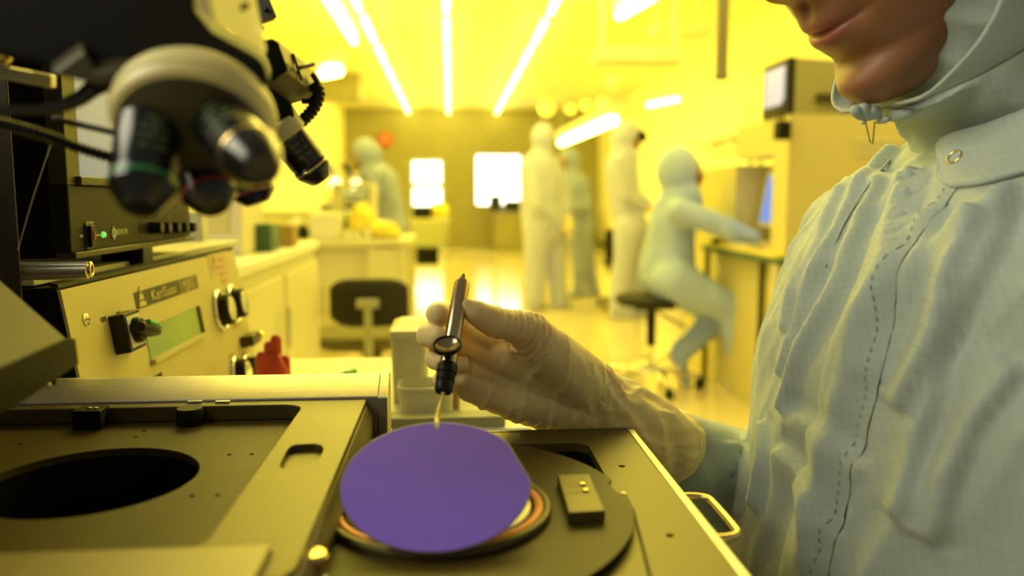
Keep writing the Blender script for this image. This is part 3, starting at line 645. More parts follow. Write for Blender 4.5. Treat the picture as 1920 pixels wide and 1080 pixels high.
# ============================================================= WORKERS IN THE BACKGROUND
def hand_bm(bm, w, d, side, s=1.0):
    """relaxed five-fingered hand: wrist w, direction d, palm normal side"""
    w = Vector(w); d = Vector(d).normalized(); n = Vector(side).normalized(); a = d.cross(n).normalized()
    for k, (o, L) in enumerate(((-.03, .075), (-.01, .085), (.01, .08), (.03, .062))):
        b = w+d*.085*s+a*o*s; m = b+d*L*.5*s+n*.012*s; e = b+d*L*.85*s+n*.035*s
        chain(bm, [(w+a*o*.5*s, .018*s), (b, .0125*s), (m, .0105*s), (e, .009*s)], 10)
    b = w+d*.03*s-a*.02*s; chain(bm, [(b, .016*s), (b+d*.03*s-a*.028*s+n*.012*s, .013*s), (b+d*.055*s-a*.035*s+n*.025*s, .011*s)], 10)
def worker(label, head, look, parts, cloth, shoes, hair=None, hr=.115, gloves='glove', goggles=False, base=None, extra=None, hood=True, red=False):
    """parts: dict name -> list of (point, radius); body is one skin, clothing its children"""
    head = Vector(head); look = Vector(look).normalized()
    t = thing('person', label, 'person', base)
    hips = parts['torso'][-1][0]
    bm = NB(); side = look.cross(Vector((0, 0, 1))).normalized(); up = side.cross(look).normalized()
    R = Matrix((side, look, up)).transposed()
    sphere(bm, head, .092, 24, (.84, 1.02, 1.2), R)
    chain(bm, [(head+look*.045-up*.03, .05), (head+look*.06-up*.085, .028)], 14)            # jaw and chin
    capsule(bm, head+look*.085+up*.012, head+look*.108-up*.018, .009, .014, 12)              # nose
    for s in (-1, 1): sphere(bm, head+side*s*.078-up*.01, .022, 10, (.5, .8, 1.3), R)
    neck = parts['torso'][0][0]; capsule(bm, head-up*.06, neck, .05, .055, 16)
    for k, ch in parts.items():
        chain(bm, [(p, r*.62) for p, r in ch], 14)
    body = obj('body', organic(bm, .011, 4), M['skin'], t, smooth=180)
    # eyes and mouth
    for s in (-1, 1): obj('eye', sphere(NB(), head+look*.083+side*s*.03+up*.018, .011, 10), M['white'], body)
    obj('mouth', capsule(NB(), head+look*.094-up*.052-side*.02, head+look*.094-up*.052+side*.02, .005, .005, 8), M['lips'], body)
    # coverall
    bm = NB()
    for k, ch in parts.items(): chain(bm, ch, 20)
    tr = parts['torso']
    cv = organic(bm, .017, 5)
    displace(cv, lambda p, n: .010*noise.noise(Vector((p.x*9, p.y*9, p.z*3.2)))+.007*noise.noise(Vector((p.x*16, p.y*16, p.z*11))))
    obj('coverall', cv, cloth, t, smooth=180)
    if hood:
        bm = NB(); sphere(bm, head-look*.046+up*.012, hr, 28, (.92, 1.0, 1.18), R); capsule(bm, head-look*.03-up*.06, neck+Vector((0, 0, -.04)), .085, .12, 20)
        hb = organic(bm, .012, 3)
        obj('hood', hb, cloth, t, smooth=180)
    if hair:
        obj('cap', sphere(NB(), head-look*.012+up*.03, hr*1.0, 24, (.86, .98, 1.06), R), hair, t, smooth=180)
    if goggles:
        obj('goggles', loft(NB(), [(head+look*.04+up*.085, side, up, .085, .045), (head+look*.12+up*.07, side, up, .07, .04)], 24, 3), M['black'], t)
    for nm in ('arm_near', 'arm_far'):
        if nm in parts:
            (e, _), (w, r) = parts[nm][-2], parts[nm][-1]; d = (Vector(w)-Vector(e)).normalized(); b = NB()
            hand_bm(b, Vector(w)+d*.015, d, (look*.3+Vector((0, 0, -1))), 1.0)
            obj('glove', organic(b, .006, 3), M[gloves], t, smooth=180)
    for a, d in shoes:
        a = Vector(a); d = Vector(d).normalized()
        sd = d.cross(Vector((0, 0, 1))).normalized(); un = sd.cross(d)
        obj('shoe', loft(NB(), [(a-d*.085+un*.035, sd, un, .028, .03), (a-d*.05+un*.05, sd, un, .045, .05), (a+un*.045, sd, un, .046, .045), (a+d*.09+un*.03, sd, un, .05, .03), (a+d*.15+un*.022, sd, un, .035, .02)], 24, 2.6), cloth, t, smooth=180)
        obj('shoe_sole', loft(NB(), [(a-d*.095+un*.008, sd, un, .034, .008), (a+un*.008, sd, un, .045, .008), (a+d*.10+un*.008, sd, un, .052, .008), (a+d*.165+un*.008, sd, un, .03, .007)], 24, 4), M['cream'], t, smooth=60)
    return t
def L(*a): return [(V(px, py, Y), r) for px, py, Y, r in a]
# bent worker on the far left
Y = 6.6
worker('person in grey-blue coverall bent over the far left bench', V(682, 297, Y), (-.85, .1, -.55),
  dict(torso=L((700, 318, Y, .09), (714, 345, Y, .15), (722, 385, Y, .155), (733, 425, Y, .145)),
       arm_near=L((708, 330, Y-.18, .075), (692, 372, Y-.22, .06), (652, 370, Y-.12, .045)), arm_far=L((704, 330, Y+.16, .075), (680, 368, Y+.2, .06), (645, 366, Y+.1, .045)),
       leg_a=L((736, 430, Y-.09, .115), (748, 500, Y-.1, .085), (752, 590, Y-.1, .07)), leg_b=L((730, 430, Y+.09, .11), (738, 505, Y+.1, .085), (742, 590, Y+.1, .07))),
  M['suitd'], [((V(750, 600, Y-.1).x, Y-.1, 0), (-1, 0, 0)), ((V(740, 600, Y+.1).x, Y+.1, 0), (-1, 0, 0))], base=(V(745, 600, Y).x, Y, 0))
# broad standing worker, centre
Y = 7.6
worker('person in loose white coverall standing at the centre with back half turned', V(1024, 262, Y), (.75, .55, -.25),
  dict(torso=L((1016, 292, Y, .11), (1010, 322, Y, .185), (1014, 370, Y, .205), (1020, 425, Y, .21)),
       arm_near=L((994, 312, Y-.12, .095), (1008, 385, Y-.24, .078), (1046, 418, Y-.16, .055)), arm_far=L((1036, 310, Y+.15, .09), (1056, 370, Y+.12, .075), (1062, 398, Y+.0, .05)),
       leg_a=L((1008, 430, Y-.08, .14), (1004, 500, Y-.1, .105), (1002, 566, Y-.1, .095)), leg_b=L((1036, 430, Y+.08, .14), (1042, 500, Y+.05, .105), (1048, 566, Y+.05, .095))),
  M['suitc'], [((V(1002, 590, Y-.1).x, Y-.1, 0), (.8, .5, 0)), ((V(1048, 590, Y+.05).x, Y+.05, 0), (.8, .5, 0))], base=(V(1022, 580, Y).x, Y, 0))
# worker half hidden behind, red face area
Y = 8.4
worker('person in grey coverall half hidden behind the broad white-suited worker', V(1062, 305, Y), (-.85, -.3, -.3),
  dict(torso=L((1072, 330, Y, .09), (1082, 352, Y, .15), (1086, 395, Y, .15), (1088, 430, Y, .15)),
       arm_near=L((1080, 345, Y-.18, .075), (1096, 388, Y-.2, .06), (1064, 392, Y-.25, .045)), arm_far=L((1076, 345, Y+.16, .075), (1078, 380, Y+.2, .06), (1055, 385, Y+.1, .045)),
       leg_a=L((1082, 435, Y-.08, .115), (1086, 500, Y-.1, .085), (1084, 545, Y-.1, .07)), leg_b=L((1092, 435, Y+.08, .11), (1102, 495, Y+.1, .085), (1112, 545, Y+.1, .07))),
  M['suitd'], [((V(1080, 562, Y-.1).x, Y-.1, 0), (-1, -.2, 0)), ((V(1110, 560, Y+.1).x, Y+.1, 0), (-1, 0, 0))], base=(V(1095, 560, Y).x, Y, 0))
# standing worker with dark goggles pushed up
Y = 6.9
worker('person in pale coverall with dark goggles on the forehead looking down', V(1180, 262, Y), (.85, -.1, -.5),
  dict(torso=L((1172, 290, Y, .09), (1166, 318, Y, .145), (1172, 370, Y, .14), (1182, 425, Y, .15)),
       arm_near=L((1162, 305, Y-.17, .075), (1176, 368, Y-.2, .06), (1208, 388, Y-.1, .045)), arm_far=L((1172, 305, Y+.16, .075), (1188, 365, Y+.18, .06), (1216, 384, Y+.05, .045)),
       leg_a=L((1176, 430, Y-.09, .12), (1170, 500, Y-.1, .09), (1158, 578, Y-.1, .075)), leg_b=L((1192, 430, Y+.09, .12), (1196, 505, Y+.1, .09), (1190, 578, Y+.1, .07))),
  M['suitc'], [((V(1160, 602, Y-.1).x, Y-.1, 0), (1, -.3, 0)), ((V(1190, 600, Y+.1).x, Y+.1, 0), (1, 0, 0))], goggles=True, base=(V(1175, 600, Y).x, Y, 0))
# seated worker on the lab stool
Y = 4.3
worker('person in light blue coverall seated on the lab stool reaching to the desk', V(1284, 325, Y), (.98, .12, -.08),
  dict(torso=L((1276, 362, Y, .085), (1266, 395, Y, .125), (1256, 450, Y, .135), (1250, 515, Y, .15)),
       arm_near=L((1274, 395, Y-.16, .072), (1345, 420, Y-.22, .058), (1412, 448, Y-.27, .047)), arm_far=L((1278, 392, Y+.15, .072), (1345, 418, Y+.06, .058), (1410, 446, Y-.12, .045)),
       leg_a=L((1262, 528, Y-.1, .125), (1372, 578, Y-.12, .085), (1392, 692, Y-.12, .062)), leg_b=L((1262, 526, Y+.1, .12), (1350, 590, Y+.1, .08), (1272, 664, Y+.02, .060))),
  M['suitb'], [((V(1392, 730, Y-.12).x, Y-.12, .0), (1, -.1, 0)), (V(1262, 690, Y+.02), (.45, 0, -1))], base=(V(1250, 700, Y).x, Y, 0))
# ============================================================= THE ALIGNER: stage frame (left)
H = 1.04
zs = H-.145        # top of the left frame
X1 = -.062
def fx(px, py): return VZ(px, py, zs)
t = thing('stage_frame', 'wide olive metal stage frame with a sunken plate at the lower left', 'stage', (-.25, .45, .80))
outer = [(-.52, .30), (X1-.004, .30), (X1, .31), (X1, .578), (X1-.002, .58), (-.52, .58)]
ix1 = VZ(556, 775, zs).x; iyb = VZ(400, 761, zs).y; iyf = .3265
rec = rrect(-.47, ix1, iyf, iyb, .014)
sl = [(VZ(px, py, zs).x, VZ(px, py, zs).y) for px, py in ((553, 834), (590, 832), (603, 836), (606, 843), (600, 856), (592, 868), (578, 875), (552, 878), (530, 877), (524, 872), (529, 862), (538, 844), (545, 837))]
obj('frame_plate', plate_holes(outer, [rec, sl[::-1]], zs-.011, zs), M['anod'], t, bevel=.0012, segs=2)
hc = (-.203, .452); hr_ = .0575
outer2 = [(-.515, .305), (X1-.004, .305), (X1-.004, .576), (-.515, .576)]
smallh = [circ(VZ(px, py, zs-.011).x, VZ(px, py, zs-.011).y, .0016, 12) for px, py in ((270, 807), (254, 819), (430, 852), (472, 851), (360, 929), (408, 928), (38, 832))]
obj('sunken_plate', plate_holes(outer2, [circ(*hc, hr_, 72)]+smallh, zs-.016, zs-.0112), M['anodd'], t, smooth=30)
obj('slot_floor', bx(VZ(527, 855, zs).x, VZ(606, 855, zs).x, VZ(565, 877, zs).y, VZ(565, 832, zs).y, zs-.0108, zs-.0042), M['anod'], t)
obj('hole_wall', rings(NB(), [[Vector((x, y, z)) for x, y in circ(*hc, hr_+.002, 72)] for z in (zs-.10, zs-.0165)], cap=False), M['matte'], t)
obj('frame_underside', bx(-.50, X1-.02, .32, .565, zs-.14, zs-.10), M['matte'], t)
# side skirt of the frame, rounded edge running towards the viewer
obj('side_skirt', prism(NB(), [(X1, .30, zs-.003), (X1+.005, .30, zs-.011), (X1+.005, .30, zs-.040), (X1-.012, .30, zs-.040), (X1-.012, .30, zs-.003)], (0, .278, 0)), M['anod'], t, bevel=.002, segs=3)
# rear rail
rz = zs+.012
obj('rear_rail', prism(NB(), [(-.60, .580, zs-.03), (-.60, .580, zs+.0015), (-.60, .604, zs+.0125), (-.60, .612, zs+.0125), (-.60, .612, zs-.03)], (.60-.054, 0, 0)), M['alu'], t, bevel=.0008)
e1 = NB()
prism(e1, [(-.054, .578, zs-.030), (-.054, .578, zs+.001), (-.054, .604, zs+.0135), (-.054, .614, zs+.0135), (-.054, .614, zs-.030)], (.007, 0, 0))
obj('rail_end_cap', e1, M['alu'], t, bevel=.0008)
obj('rail_end_block', bx(-.053, -.046, .575, .612, zs-.056, zs-.031), M['anod'], t, bevel=.001)
# latch pieces on the recess edge
def P2(px, py, z=zs): return VZ(px, py, z)
a, b = P2(128, 772), P2(205, 762); obj('corner_bracket', prism(NB(), [P2(133, 771, zs+.002), P2(188, 771, zs+.002), P2(205, 757, zs+.002), P2(160, 757, zs+.002)], (0, 0, -.014)), M['matte'], t, bevel=.0006)
for px in (168, 180): q = P2(px, 766, zs+.002); obj('screw', lathe(NB(), q, (0, 0, 1), [(.0018, -.001), (.0018, .0008), (.0012, .001)], 14), M['chrome'], t)
q = P2(356, 771, zs-.002); kn = obj('round_knob', lathe(NB(), q+Vector((0, 0, -.010)), (0, 0, 1), [(.0085, 0), (.0090, .001), (.0090, .011), (.0084, .0125), (.0, .0125)], 36), M['gunm'], t)
obj('knob_neck', cyl(NB(), q+Vector((0, 0, -.0135)), q+Vector((0, 0, -.010)), .007), M['black'], kn)
for px in (366, 418): q = P2(px, 755.5); obj('clip', bx(q.x-.005, q.x+.005, q.y-.0015, q.y+.0015, zs-.0005, zs+.0015), M['chrome'], t)
q = P2(20, 1005); obj('shadowed_lever', capsule(NB(), (-.30, .355, zs-.006), (-.255, .352, zs-.006), .006, .006), M['black'], t)
# front lip + brass fitting
a = P2(0, 1050); fy = a.y
obj('front_lip', bx(-.50, X1-.012, .285, .3245, zs-.014, zs+.004), mat('lip_olive', (.27, .22, .075), .4, .2), t, bevel=.003, segs=3)
q = V(588, 1050, .335)
t = thing('brass_fitting', 'yellow metal fitting at the front edge between the two stages', 'fitting', (q.x, q.y, q.z-.03))
obj('fitting_cap', lathe(NB(), (q.x, q.y, q.z-.004), (0, 0, 1), [(.0056, 0), (.0062, .001), (.0062, .006), (.005, .0075), (0, .008)], 28), M['brass'], t)
obj('fitting_stem', lathe(NB(), (q.x, q.y, q.z-.05), (0, 0, 1), [(.0045, 0), (.0045, .046)], 24), M['alu'], t)
obj('fitting_nut', lathe(NB(), (q.x, q.y, q.z-.017), (0, 0, 1), [(.0065, 0), (.0065, .008)], 6), M['alu'], t, smooth=20)
# ============================================================= right tray with turntable
zt = H-.17
t = thing('wafer_tray', 'olive metal tray with a rounded cutout to the right of the stage frame', 'tray', (.03, .45, .80))
TX = .1295
outer = [(X1+.008, .30), (TX, .30), (TX, .572), (X1+.008, .572)]
rc = [(VZ(px, py, zt).x, VZ(px, py, zt).y) for px, py in ((1085, 833), (1098, 837), (1104, 844), (1118, 878))]
cut = rrect(X1+.03, VZ(1106, 840, zt).x, .40, VZ(1000, 832.5, zt).y, .010)
hl = [circ(VZ(px, py, zt).x, VZ(px, py, zt).y, .0023, 20) for px, py in ((1166, 874), (1256, 1004))]
obj('tray_plate', plate_holes(outer, [cut]+hl, zt-.006, zt), M['anod'], t, smooth=20)
obj('tray_edge', bx(TX, TX+.0055, .30, .573, zt-.022, zt+.0006), M['alu'], t, bevel=.0012)
obj('tray_back_edge', bx(X1+.008, TX+.0055, .572, .576, zt-.045, zt+.0004), M['anod'], t, bevel=.0008)
obj('tray_floor', bx(X1+.008, TX, .30, .572, zt-.04, zt-.03), M['matte'], t)
obj('groove_strip', prism(NB(), [(.083, .30, zt+.0002), (.0845, .30, zt+.0002), (.100, .420, zt+.0002), (.0985, .420, zt+.0002)], (0, 0, .0004)), M['matte'], t)
t = thing('turntable', 'large round olive turntable plate lying on the tray', 'turntable', (-.041, .46, zt))
DC = (-.028, .4235); DR = .1256
# disc is clipped by the frame at its left side (it runs under it)
pts = [(x, y) for x, y in circ(*DC, DR, 160)]
# small notch at the right edge
def notch(x, y):
    a = math.degrees(math.atan2(y-DC[1], x-DC[0]))
    return 3.5 < a < 11.5
pts = [((DC[0]+(x-DC[0])*.965, DC[1]+(y-DC[1])*.965) if notch(x, y) else (x, y)) for x, y in pts]
obj('disc', plate_holes(pts, [], zt+.0035, zt+.0050), M['anodd'], t, bevel=.0005)
obj('disc_rim', plate_holes([(DC[0]+(x-DC[0])*.988, DC[1]+(y-DC[1])*.988) for x, y in pts], [], zt+.0004, zt+.0035), M['matte'], t)  # black band under the disc edge, coloured in place of its shadow
q = VZ(1172, 938, zt); obj('index_pin', lathe(NB(), (q.x-.001, q.y, zt+.0005), (0, 0, 1), [(.0012, 0), (.0012, .004), (0, .0045)], 12), M['chrome'], t)
zd = zt+.0050
c4 = [VZ(px, py, zd+.006) for px, py in ((1045, 890), (1105, 889), (1135, 958), (1066, 962))]
t = thing('cover_block', 'small rectangular olive block with two pin heads lying on the turntable', 'block', (c4[0].x, c4[0].y, zd))
obj('block_body', prism(NB(), [(p.x, p.y, zd) for p in c4], (0, 0, .0062)), M['anod'], t, bevel=.0007)
for px, py in ((1092, 909), (1098, 921)): q = VZ(px, py, zd+.0062); obj('pin_head', lathe(NB(), (q.x, q.y, zd+.0062), (0, 0, 1), [(.0019, 0), (.0019, .0006), (.0012, .0012), (0, .0013)], 16), M['brass'], t)
for px, py in ((1078, 912), (1084, 924)): q = VZ(px, py, zd+.0062); obj('engraved_mark', bx(q.x-.004, q.x+.002, q.y-.0004, q.y+.0004, zd+.0062, zd+.0063), M['anod2'], t)
# chuck
CC = Vector((-.0072, .4135, zd))
t = thing('wafer_chuck', 'round raised chuck ring with a copper band under the violet wafer', 'chuck', CC)
obj('outer_ring', lathe(NB(), CC, (0, 0, 1), [(.0580, 0), (.0600, .001), (.0600, .0032), (.0590, .0042), (.0566, .0042), (.0556, .0034), (.0556, .0006), (.052, .0006)], 96), M['anod'], t, smooth=50)
obj('copper_band', lathe(NB(), CC, (0, 0, 1), [(.0555, .0006), (.0555, .0034), (.0545, .0042), (.0518, .0042), (.0508, .0034), (.0508, .0006)], 96), M['copper'], t, smooth=50)
obj('vacuum_plate', lathe(NB(), CC, (0, 0, 1), [(.0492, .0004), (.0492, .0030), (.0484, .0038), (.0455, .0038), (.0450, .0028), (.0440, .0028), (.0435, .0038), (.002, .0038)], 96), M['alu'], t, smooth=40)
# ============================================================= THE WAFER
tilt = radians(21.5); wr = .0480
wf0 = VZ(818, 1037, zt+.0108)
Wt = Vector((0, cos(tilt), sin(tilt))); Wn = Vector((0, -sin(tilt), cos(tilt))); Wx = Vector((1, 0, 0))
WC = wf0+Wt*wr
WC.x = VZ(818, 915, WC.z).x
bm = NB(); fl = []
fa, fb = radians(-2), radians(38)
N = 144
def wring(r, h):
    out = []
    for k in range(N):
        a = 2*pi*k/N
        rr = r
        a2 = (a+pi) % (2*pi)-pi
        if fa < a2 < fb: mid = (fa+fb)/2; rr = r*cos((fb-fa)/2)/cos(a2-mid)
        out.append(WC+Wx*rr*cos(a)+Wt*rr*sin(a)+Wn*h)
    return out
t = thing('silicon_wafer', 'violet round wafer with one flat side, tilted on the chuck', 'wafer', WC)
obj('polished_face', rings(NB(), [wring(.97*wr, .0001), wring(wr*.990, .0001), wring(wr*.988, .0005)]), M['wafer'], t, smooth=30)
obj('wafer_edge', rings(NB(), [wring(.985*wr, -.00025), wring(wr, -.0001), wring(wr, .0003), wring(wr*.986, .0004)]), M['waferedge'], t, smooth=40)
# ============================================================= VACUUM WAND
wb = V(833, 722, .500); wt_ = V(867, 528, .548)
ax = (wt_-wb).normalized(); LL = (wt_-wb).length; r0 = .0056
t = thing('vacuum_wand', 'slim dark metal vacuum wand with a dished button held by the glove', 'wand', wb)
obj('barrel', lathe(NB(), wb, ax, [(r0*.9, .010), (r0, .011), (r0, .026), (r0*.96, .0265), (r0*.96, .0275), (r0, .028), (r0, LL-.003), (r0*.9, LL-.0005), (r0*.5, LL)], 40), mat('satin_steel', (.58, .47, .27), .24, 1), t, smooth=40)
obj('end_nozzle', lathe(NB(), wb+ax*LL, ax, [(.0026, -.001), (.0026, .004), (.0018, .006), (0, .006)], 20), M['brass'], t)
obj('grip_cap', lathe(NB(), wb, ax, [(.0026, -.0055), (.0050, -.0050), (.0058, -.003), (.0058, .0015), (.0056, .002)], 32), M['black'], t)
obj('knurled_sleeve', lathe(NB(), wb, ax, [(.0058, .0018), (.0061, .0024), (.0061, .0075), (.0058, .008)], 48), M['gunm'], t)
obj('lock_ring', lathe(NB(), wb, ax, [(.0058, .0078), (.0066, .0085), (.0066, .0140), (.0058, .0152)], 32), M['black'], t)
bd = V(842, 658, .500)                         # dished push button towards the viewer
cax = wb+ax*((bd-wb).dot(ax)+.001); toc = Vector((-.08, -.42, .90)).normalized()
bb = cax+toc*.0045
bt = obj('push_button', lathe(NB(), bb, toc, [(.0030, -.004), (.0030, .0022), (.0078, .0036), (.0094, .0052), (.0094, .0074), (.0090, .0080), (.0084, .0076), (.0062, .0052), (.003, .0038), (0, .0034)], 44), M['black'], t, smooth=40)
obj('button_dish', lathe(NB(), bb, toc, [(.0087, .0078), (.0080, .0071), (.0062, .0055), (.003, .0042), (0, .0038)], 44, cap=False), mat('dark_bronze', (.42, .33, .20), .25, .95), bt, smooth=180)
tip = WC+Wt*(wr*.80)-Wn*.0009
pts = spl([wb-ax*.004, V(830, 744, .492), V(823, 768, .478), V(819, 788, WC.y+Wt.y*wr+.004), tip-Wn*.0006, WC+Wt*(wr*.5)-Wn*.0019], 8)
obj('suction_tube', tube(NB(), pts, .00135, 12), mat('amber_tube', (.80, .62, .16), .3, coat=.4), t, smooth=180)
obj('suction_tip', loft(NB(), [(WC+Wt*(wr*.55)-Wn*.0016, Wx, Wn, .004, .0009), (WC+Wt*(wr*.2)-Wn*.0016, Wx, Wn, .004, .0009)], 20, 4), M['alu'], t)
# ============================================================= handle on the tray
ya, yb = VX(1287, 943, TX+.006).y, VX(1338, 1020, TX+.006).y
zh = zt-.006; yp, yq = .452, .393
t = thing('tray_handle', 'yellow wire pull handle on the right edge of the tray', 'handle', (TX+.006, yq, zh))
obj('wire_bow', tube(NB(), spl([(TX+.004, yp, zh), (TX+.014, yp, zh), (TX+.021, yp-.004, zh), (TX+.0225, yp-.012, zh), (TX+.0225, yq+.012, zh), (TX+.021, yq+.004, zh), (TX+.014, yq, zh), (TX+.004, yq, zh)], 7), .0019, 12), M['brass'], t, smooth=180)
for y in (yp, yq): obj('ferrule', lathe(NB(), (TX+.005, y, zh), (1, 0, 0), [(.0036, 0), (.0036, .0015), (.0025, .002)], 20), M['chrome'], t)
# ============================================================= CONTROL BOX (Karl Suss)
# panel plane, ruled along Y, leaning back
cz0 = H-.06875; cx0 = -.3088; lean = math.tan(radians(8.8))
def CP(y, dz, off=0):   # point on panel: y along, dz below the top edge, off outwards
    nx, nz = cos(radians(8.8)), sin(radians(8.8))
    return Vector((cx0+dz*lean+off*nx, y, cz0-dz+off*nz))
def onpanel(px, py):
    """intersect view ray with panel plane -> (y, dz)"""
    n = Vector((cos(radians(8.8)), 0, sin(radians(8.8)))); r = ray(px, py); k = (CP(0, 0)-_O).dot(n)/r.dot(n); p_ = _O+r*k; return p_.y, cz0-p_.z
ya, yb = .649, 1.161
RX = (CP(0, 0)-CP(0, 0)); PU = (CP(0, 0)-CP(0, 1)).normalized(); PR = Vector((0, 1, 0)); PN = PR.cross(PU).normalized()
if PN.x < 0: PN = -PN
t = thing('control_box', 'beige slanted control box with rotary switch, green display and knobs', 'control box', (-.37, .87, .72))
obj('housing', prism(NB(), [CP(ya, 0), CP(ya, .25), (-.50, ya, cz0-.25), (-.50, ya, cz0-.005)], (0, yb-ya, 0)), M['matte'], t)
def slabp(y0, y1, d0, d1, o0, o1):
    return hexa(NB(), [CP(y0, d0, o0), CP(y1, d0, o0), CP(y1, d1, o0), CP(y0, d1, o0), CP(y0, d0, o1), CP(y1, d0, o1), CP(y1, d1, o1), CP(y0, d1, o1)])
obj('front_panel', slabp(ya+.00125, yb-.00125, .0025, .25, -.00063, .0025), M['panel'], t, bevel=.00063)
obj('top_trim', hexa(NB(), [CP(ya, -.0025, -.005), CP(yb, -.0025, -.005), CP(yb, .00063, .00187), CP(ya, .00063, .00187), CP(ya, -.005, -.005), CP(yb, -.005, -.005), CP(yb, -.0025, .00187), CP(ya, -.0025, .00187)]), M['gunm'], t)
# screw
y, d = onpanel(155, 600); obj('screw', lathe(NB(), CP(y, d, .0025), PN, [(.00525, 0), (.00525, .001), (.00375, .0015), (.0, .001)], 18), M['chrome'], t)
obj('screw_slot', slabp(y-.00438, y+.00438, d-.0005, d+.0005, .00375, .00425), M['black'], t)
# rotary switch: black square base, white face, green-black lever
y0, d0 = onpanel(197, 607); y1, d1 = onpanel(235, 655)
sy, sd = (y0+y1)/2+.005, (d0+d1)/2-.0025; hs = .01813
base = obj('rotary_switch', slabp(sy-hs, sy+hs, sd-hs*.95, sd+hs*.95, .0025, .01625), M['black'], t, bevel=.001)
obj('switch_face', slabp(sy-hs*.82, sy+hs*.82, sd-hs*.78, sd+hs*.78, .01625, .017), M['white'], base)
obj('switch_collar', lathe(NB(), CP(sy, sd, .0165), PN, [(.01188, 0), (.0115, .005), (.01, .00687), (0, .00687)], 32), M['black'], base)
lv = NB(); c0 = CP(sy, sd, .02312); dirl = (PR*.94-PU*.26).normalized(); sid = PN.cross(dirl)
loft(lv, [(c0-dirl*.01375, sid, PN, .00438, .0075), (c0, sid, PN, .00687, .00937), (c0+dirl*.0125+PN*.00125, sid, PN, .00525, .00937), (c0+dirl*.02375+PN*0, sid, PN, .00438, .0075)], 24, 3.5)
obj('switch_lever', lv, M['black'], base)
lv = NB(); loft(lv, [(c0-dirl*.005+PU*.00525+PN*.0075, sid, PN, .00187, .0025), (c0+dirl*.01+PU*.0045+PN*.00875, sid, PN, .00225, .00275), (c0+dirl*.02375+PU*.00375+PN*.00625, sid, PN, .002, .00275)], 16, 3)
obj('green_pointer', lv, M['green'], base)
# lettering
def lab(s, px, py, size, m='ink', off=.00287, xs=1.0, name='lettering', par=None):
    y, d = onpanel(px, py); return obj(name, text_bm(s, size, CP(y, d, off), PR, PU, .00025, xs=xs), M[m], par or t, smooth=0)
lab('OFF', 184, 606, .0065); lab('ON', 213, 596, .0065)
lab('FRONT', 284, 716, .007)
y0, d0 = onpanel(249, 581); y1, d1 = onpanel(366, 541)
yL, _ = onpanel(249, 570); yR, _ = onpanel(335, 545); yR2, _ = onpanel(367, 535)
_, dT = onpanel(300, 546); _, dB = onpanel(300, 566)
dT, dB = d0-.01562, d0+.00063
lg = obj('logo_band', slabp(yL, yR, dT, dB, .00262, .003), M['ink'], t)
obj('logo_band', slabp(yR+.00375, yR2, dT, dB, .00262, .003), mat('brown_ink', (.16, .13, .05), .6), t)
hh = dB-dT
obj('lettering', text_bm('KarlSuss', hh*.92, CP(yL+(yR-yL)*.30, dB-hh*.22, .00325), PR, PU, .00025, xs=((yR-yL)*.68)/(hh*.92*4.05)), M['panel'], lg, smooth=0)
obj('lettering', text_bm('MJB55', hh*.92, CP(yR+.00625, dB-hh*.22, .00325), PR, PU, .00025, xs=((yR2-yR)*.8)/(hh*.92*3.1)), M['panel'], lg, smooth=0)
tw = hh*.62
tri = lambda k, off, dd=0: prism(NB(), [CP(yL+.005+tw-tw*k, dB-.0015-dd, off), CP(yL+.005+tw+tw*k, dB-.0015-dd, off), CP(yL+.005+tw, dB-.0015-hh*1.22-(k-1)*.006-dd, off)], PN*.00025)
obj('triangle_logo', tri(1.14, .0031, -.0009), M['ink'], lg, smooth=0); obj('triangle_logo', tri(.96, .0033), M['panel'], lg, smooth=0)
obj('logo_dots', join(*[slabp(yL+.005+tw+a-.00112, yL+.005+tw+a+.00112, dB-b-.00125, dB-b+.00125, .00375, .004) for a, b in ((0, .01437), (-.00375, .00725), (.0035, .00725))]), M['ink'], lg, smooth=0)
# LCD
y0, d0 = onpanel(268, 612); y1, d1 = onpanel(374, 628)
ym, dm0 = onpanel(275, 672); yt, dt0 = onpanel(365, 578)
LY0, LY1 = onpanel(270, 640)[0], onpanel(371, 603)[0]
LD0, LD1 = onpanel(268, 611)[1], onpanel(275, 671)[1]
LD1b = onpanel(376, 628)[1]
print('lcd', LY0, LY1, LD0, LD1, LD1b, onpanel(365, 578)[1])
LDa, LDb = (LD0+onpanel(365, 578)[1])/2, (LD1+LD1b)/2
obj('lcd_window', slabp(LY0, LY1, LDa, LDb, .00262, .00325), M['lcd'], t)
obj('lcd_frame', join(slabp(LY0-.00125, LY1+.005, LDb, LDb+.005, .0025, .00775), slabp(LY1, LY1+.005, LDa, LDb, .0025, .00625), slabp(LY0-.00125, LY1+.005, LDa-.0015, LDa, .0025, .004)), M['panel'], t, bevel=.0005)
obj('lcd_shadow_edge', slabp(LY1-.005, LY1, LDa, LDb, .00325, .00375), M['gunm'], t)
# pale red warning label
A0, A1 = onpanel(388, 500), onpanel(428, 500); dA, dB_ = onpanel(388, 478)[1], onpanel(398, 520)[1]
ll = obj('warning_label', slabp(A0[0], A1[0], dA, dB_, .00262, .003), mat('pinkish_label', (.66, .52, .28), .6), t)
obj('label_print', join(text_bm('A', .0325, CP(A0[0]+.01, dB_-.0075, .00325), PR, PU, .00025), *[slabp(A0[0]+.04, A0[0]+.065, dA+.0075+.00937*k, dA+.01188+.00937*k, .00313, .0035) for k in range(4)]), M['redink'], ll, smooth=0)
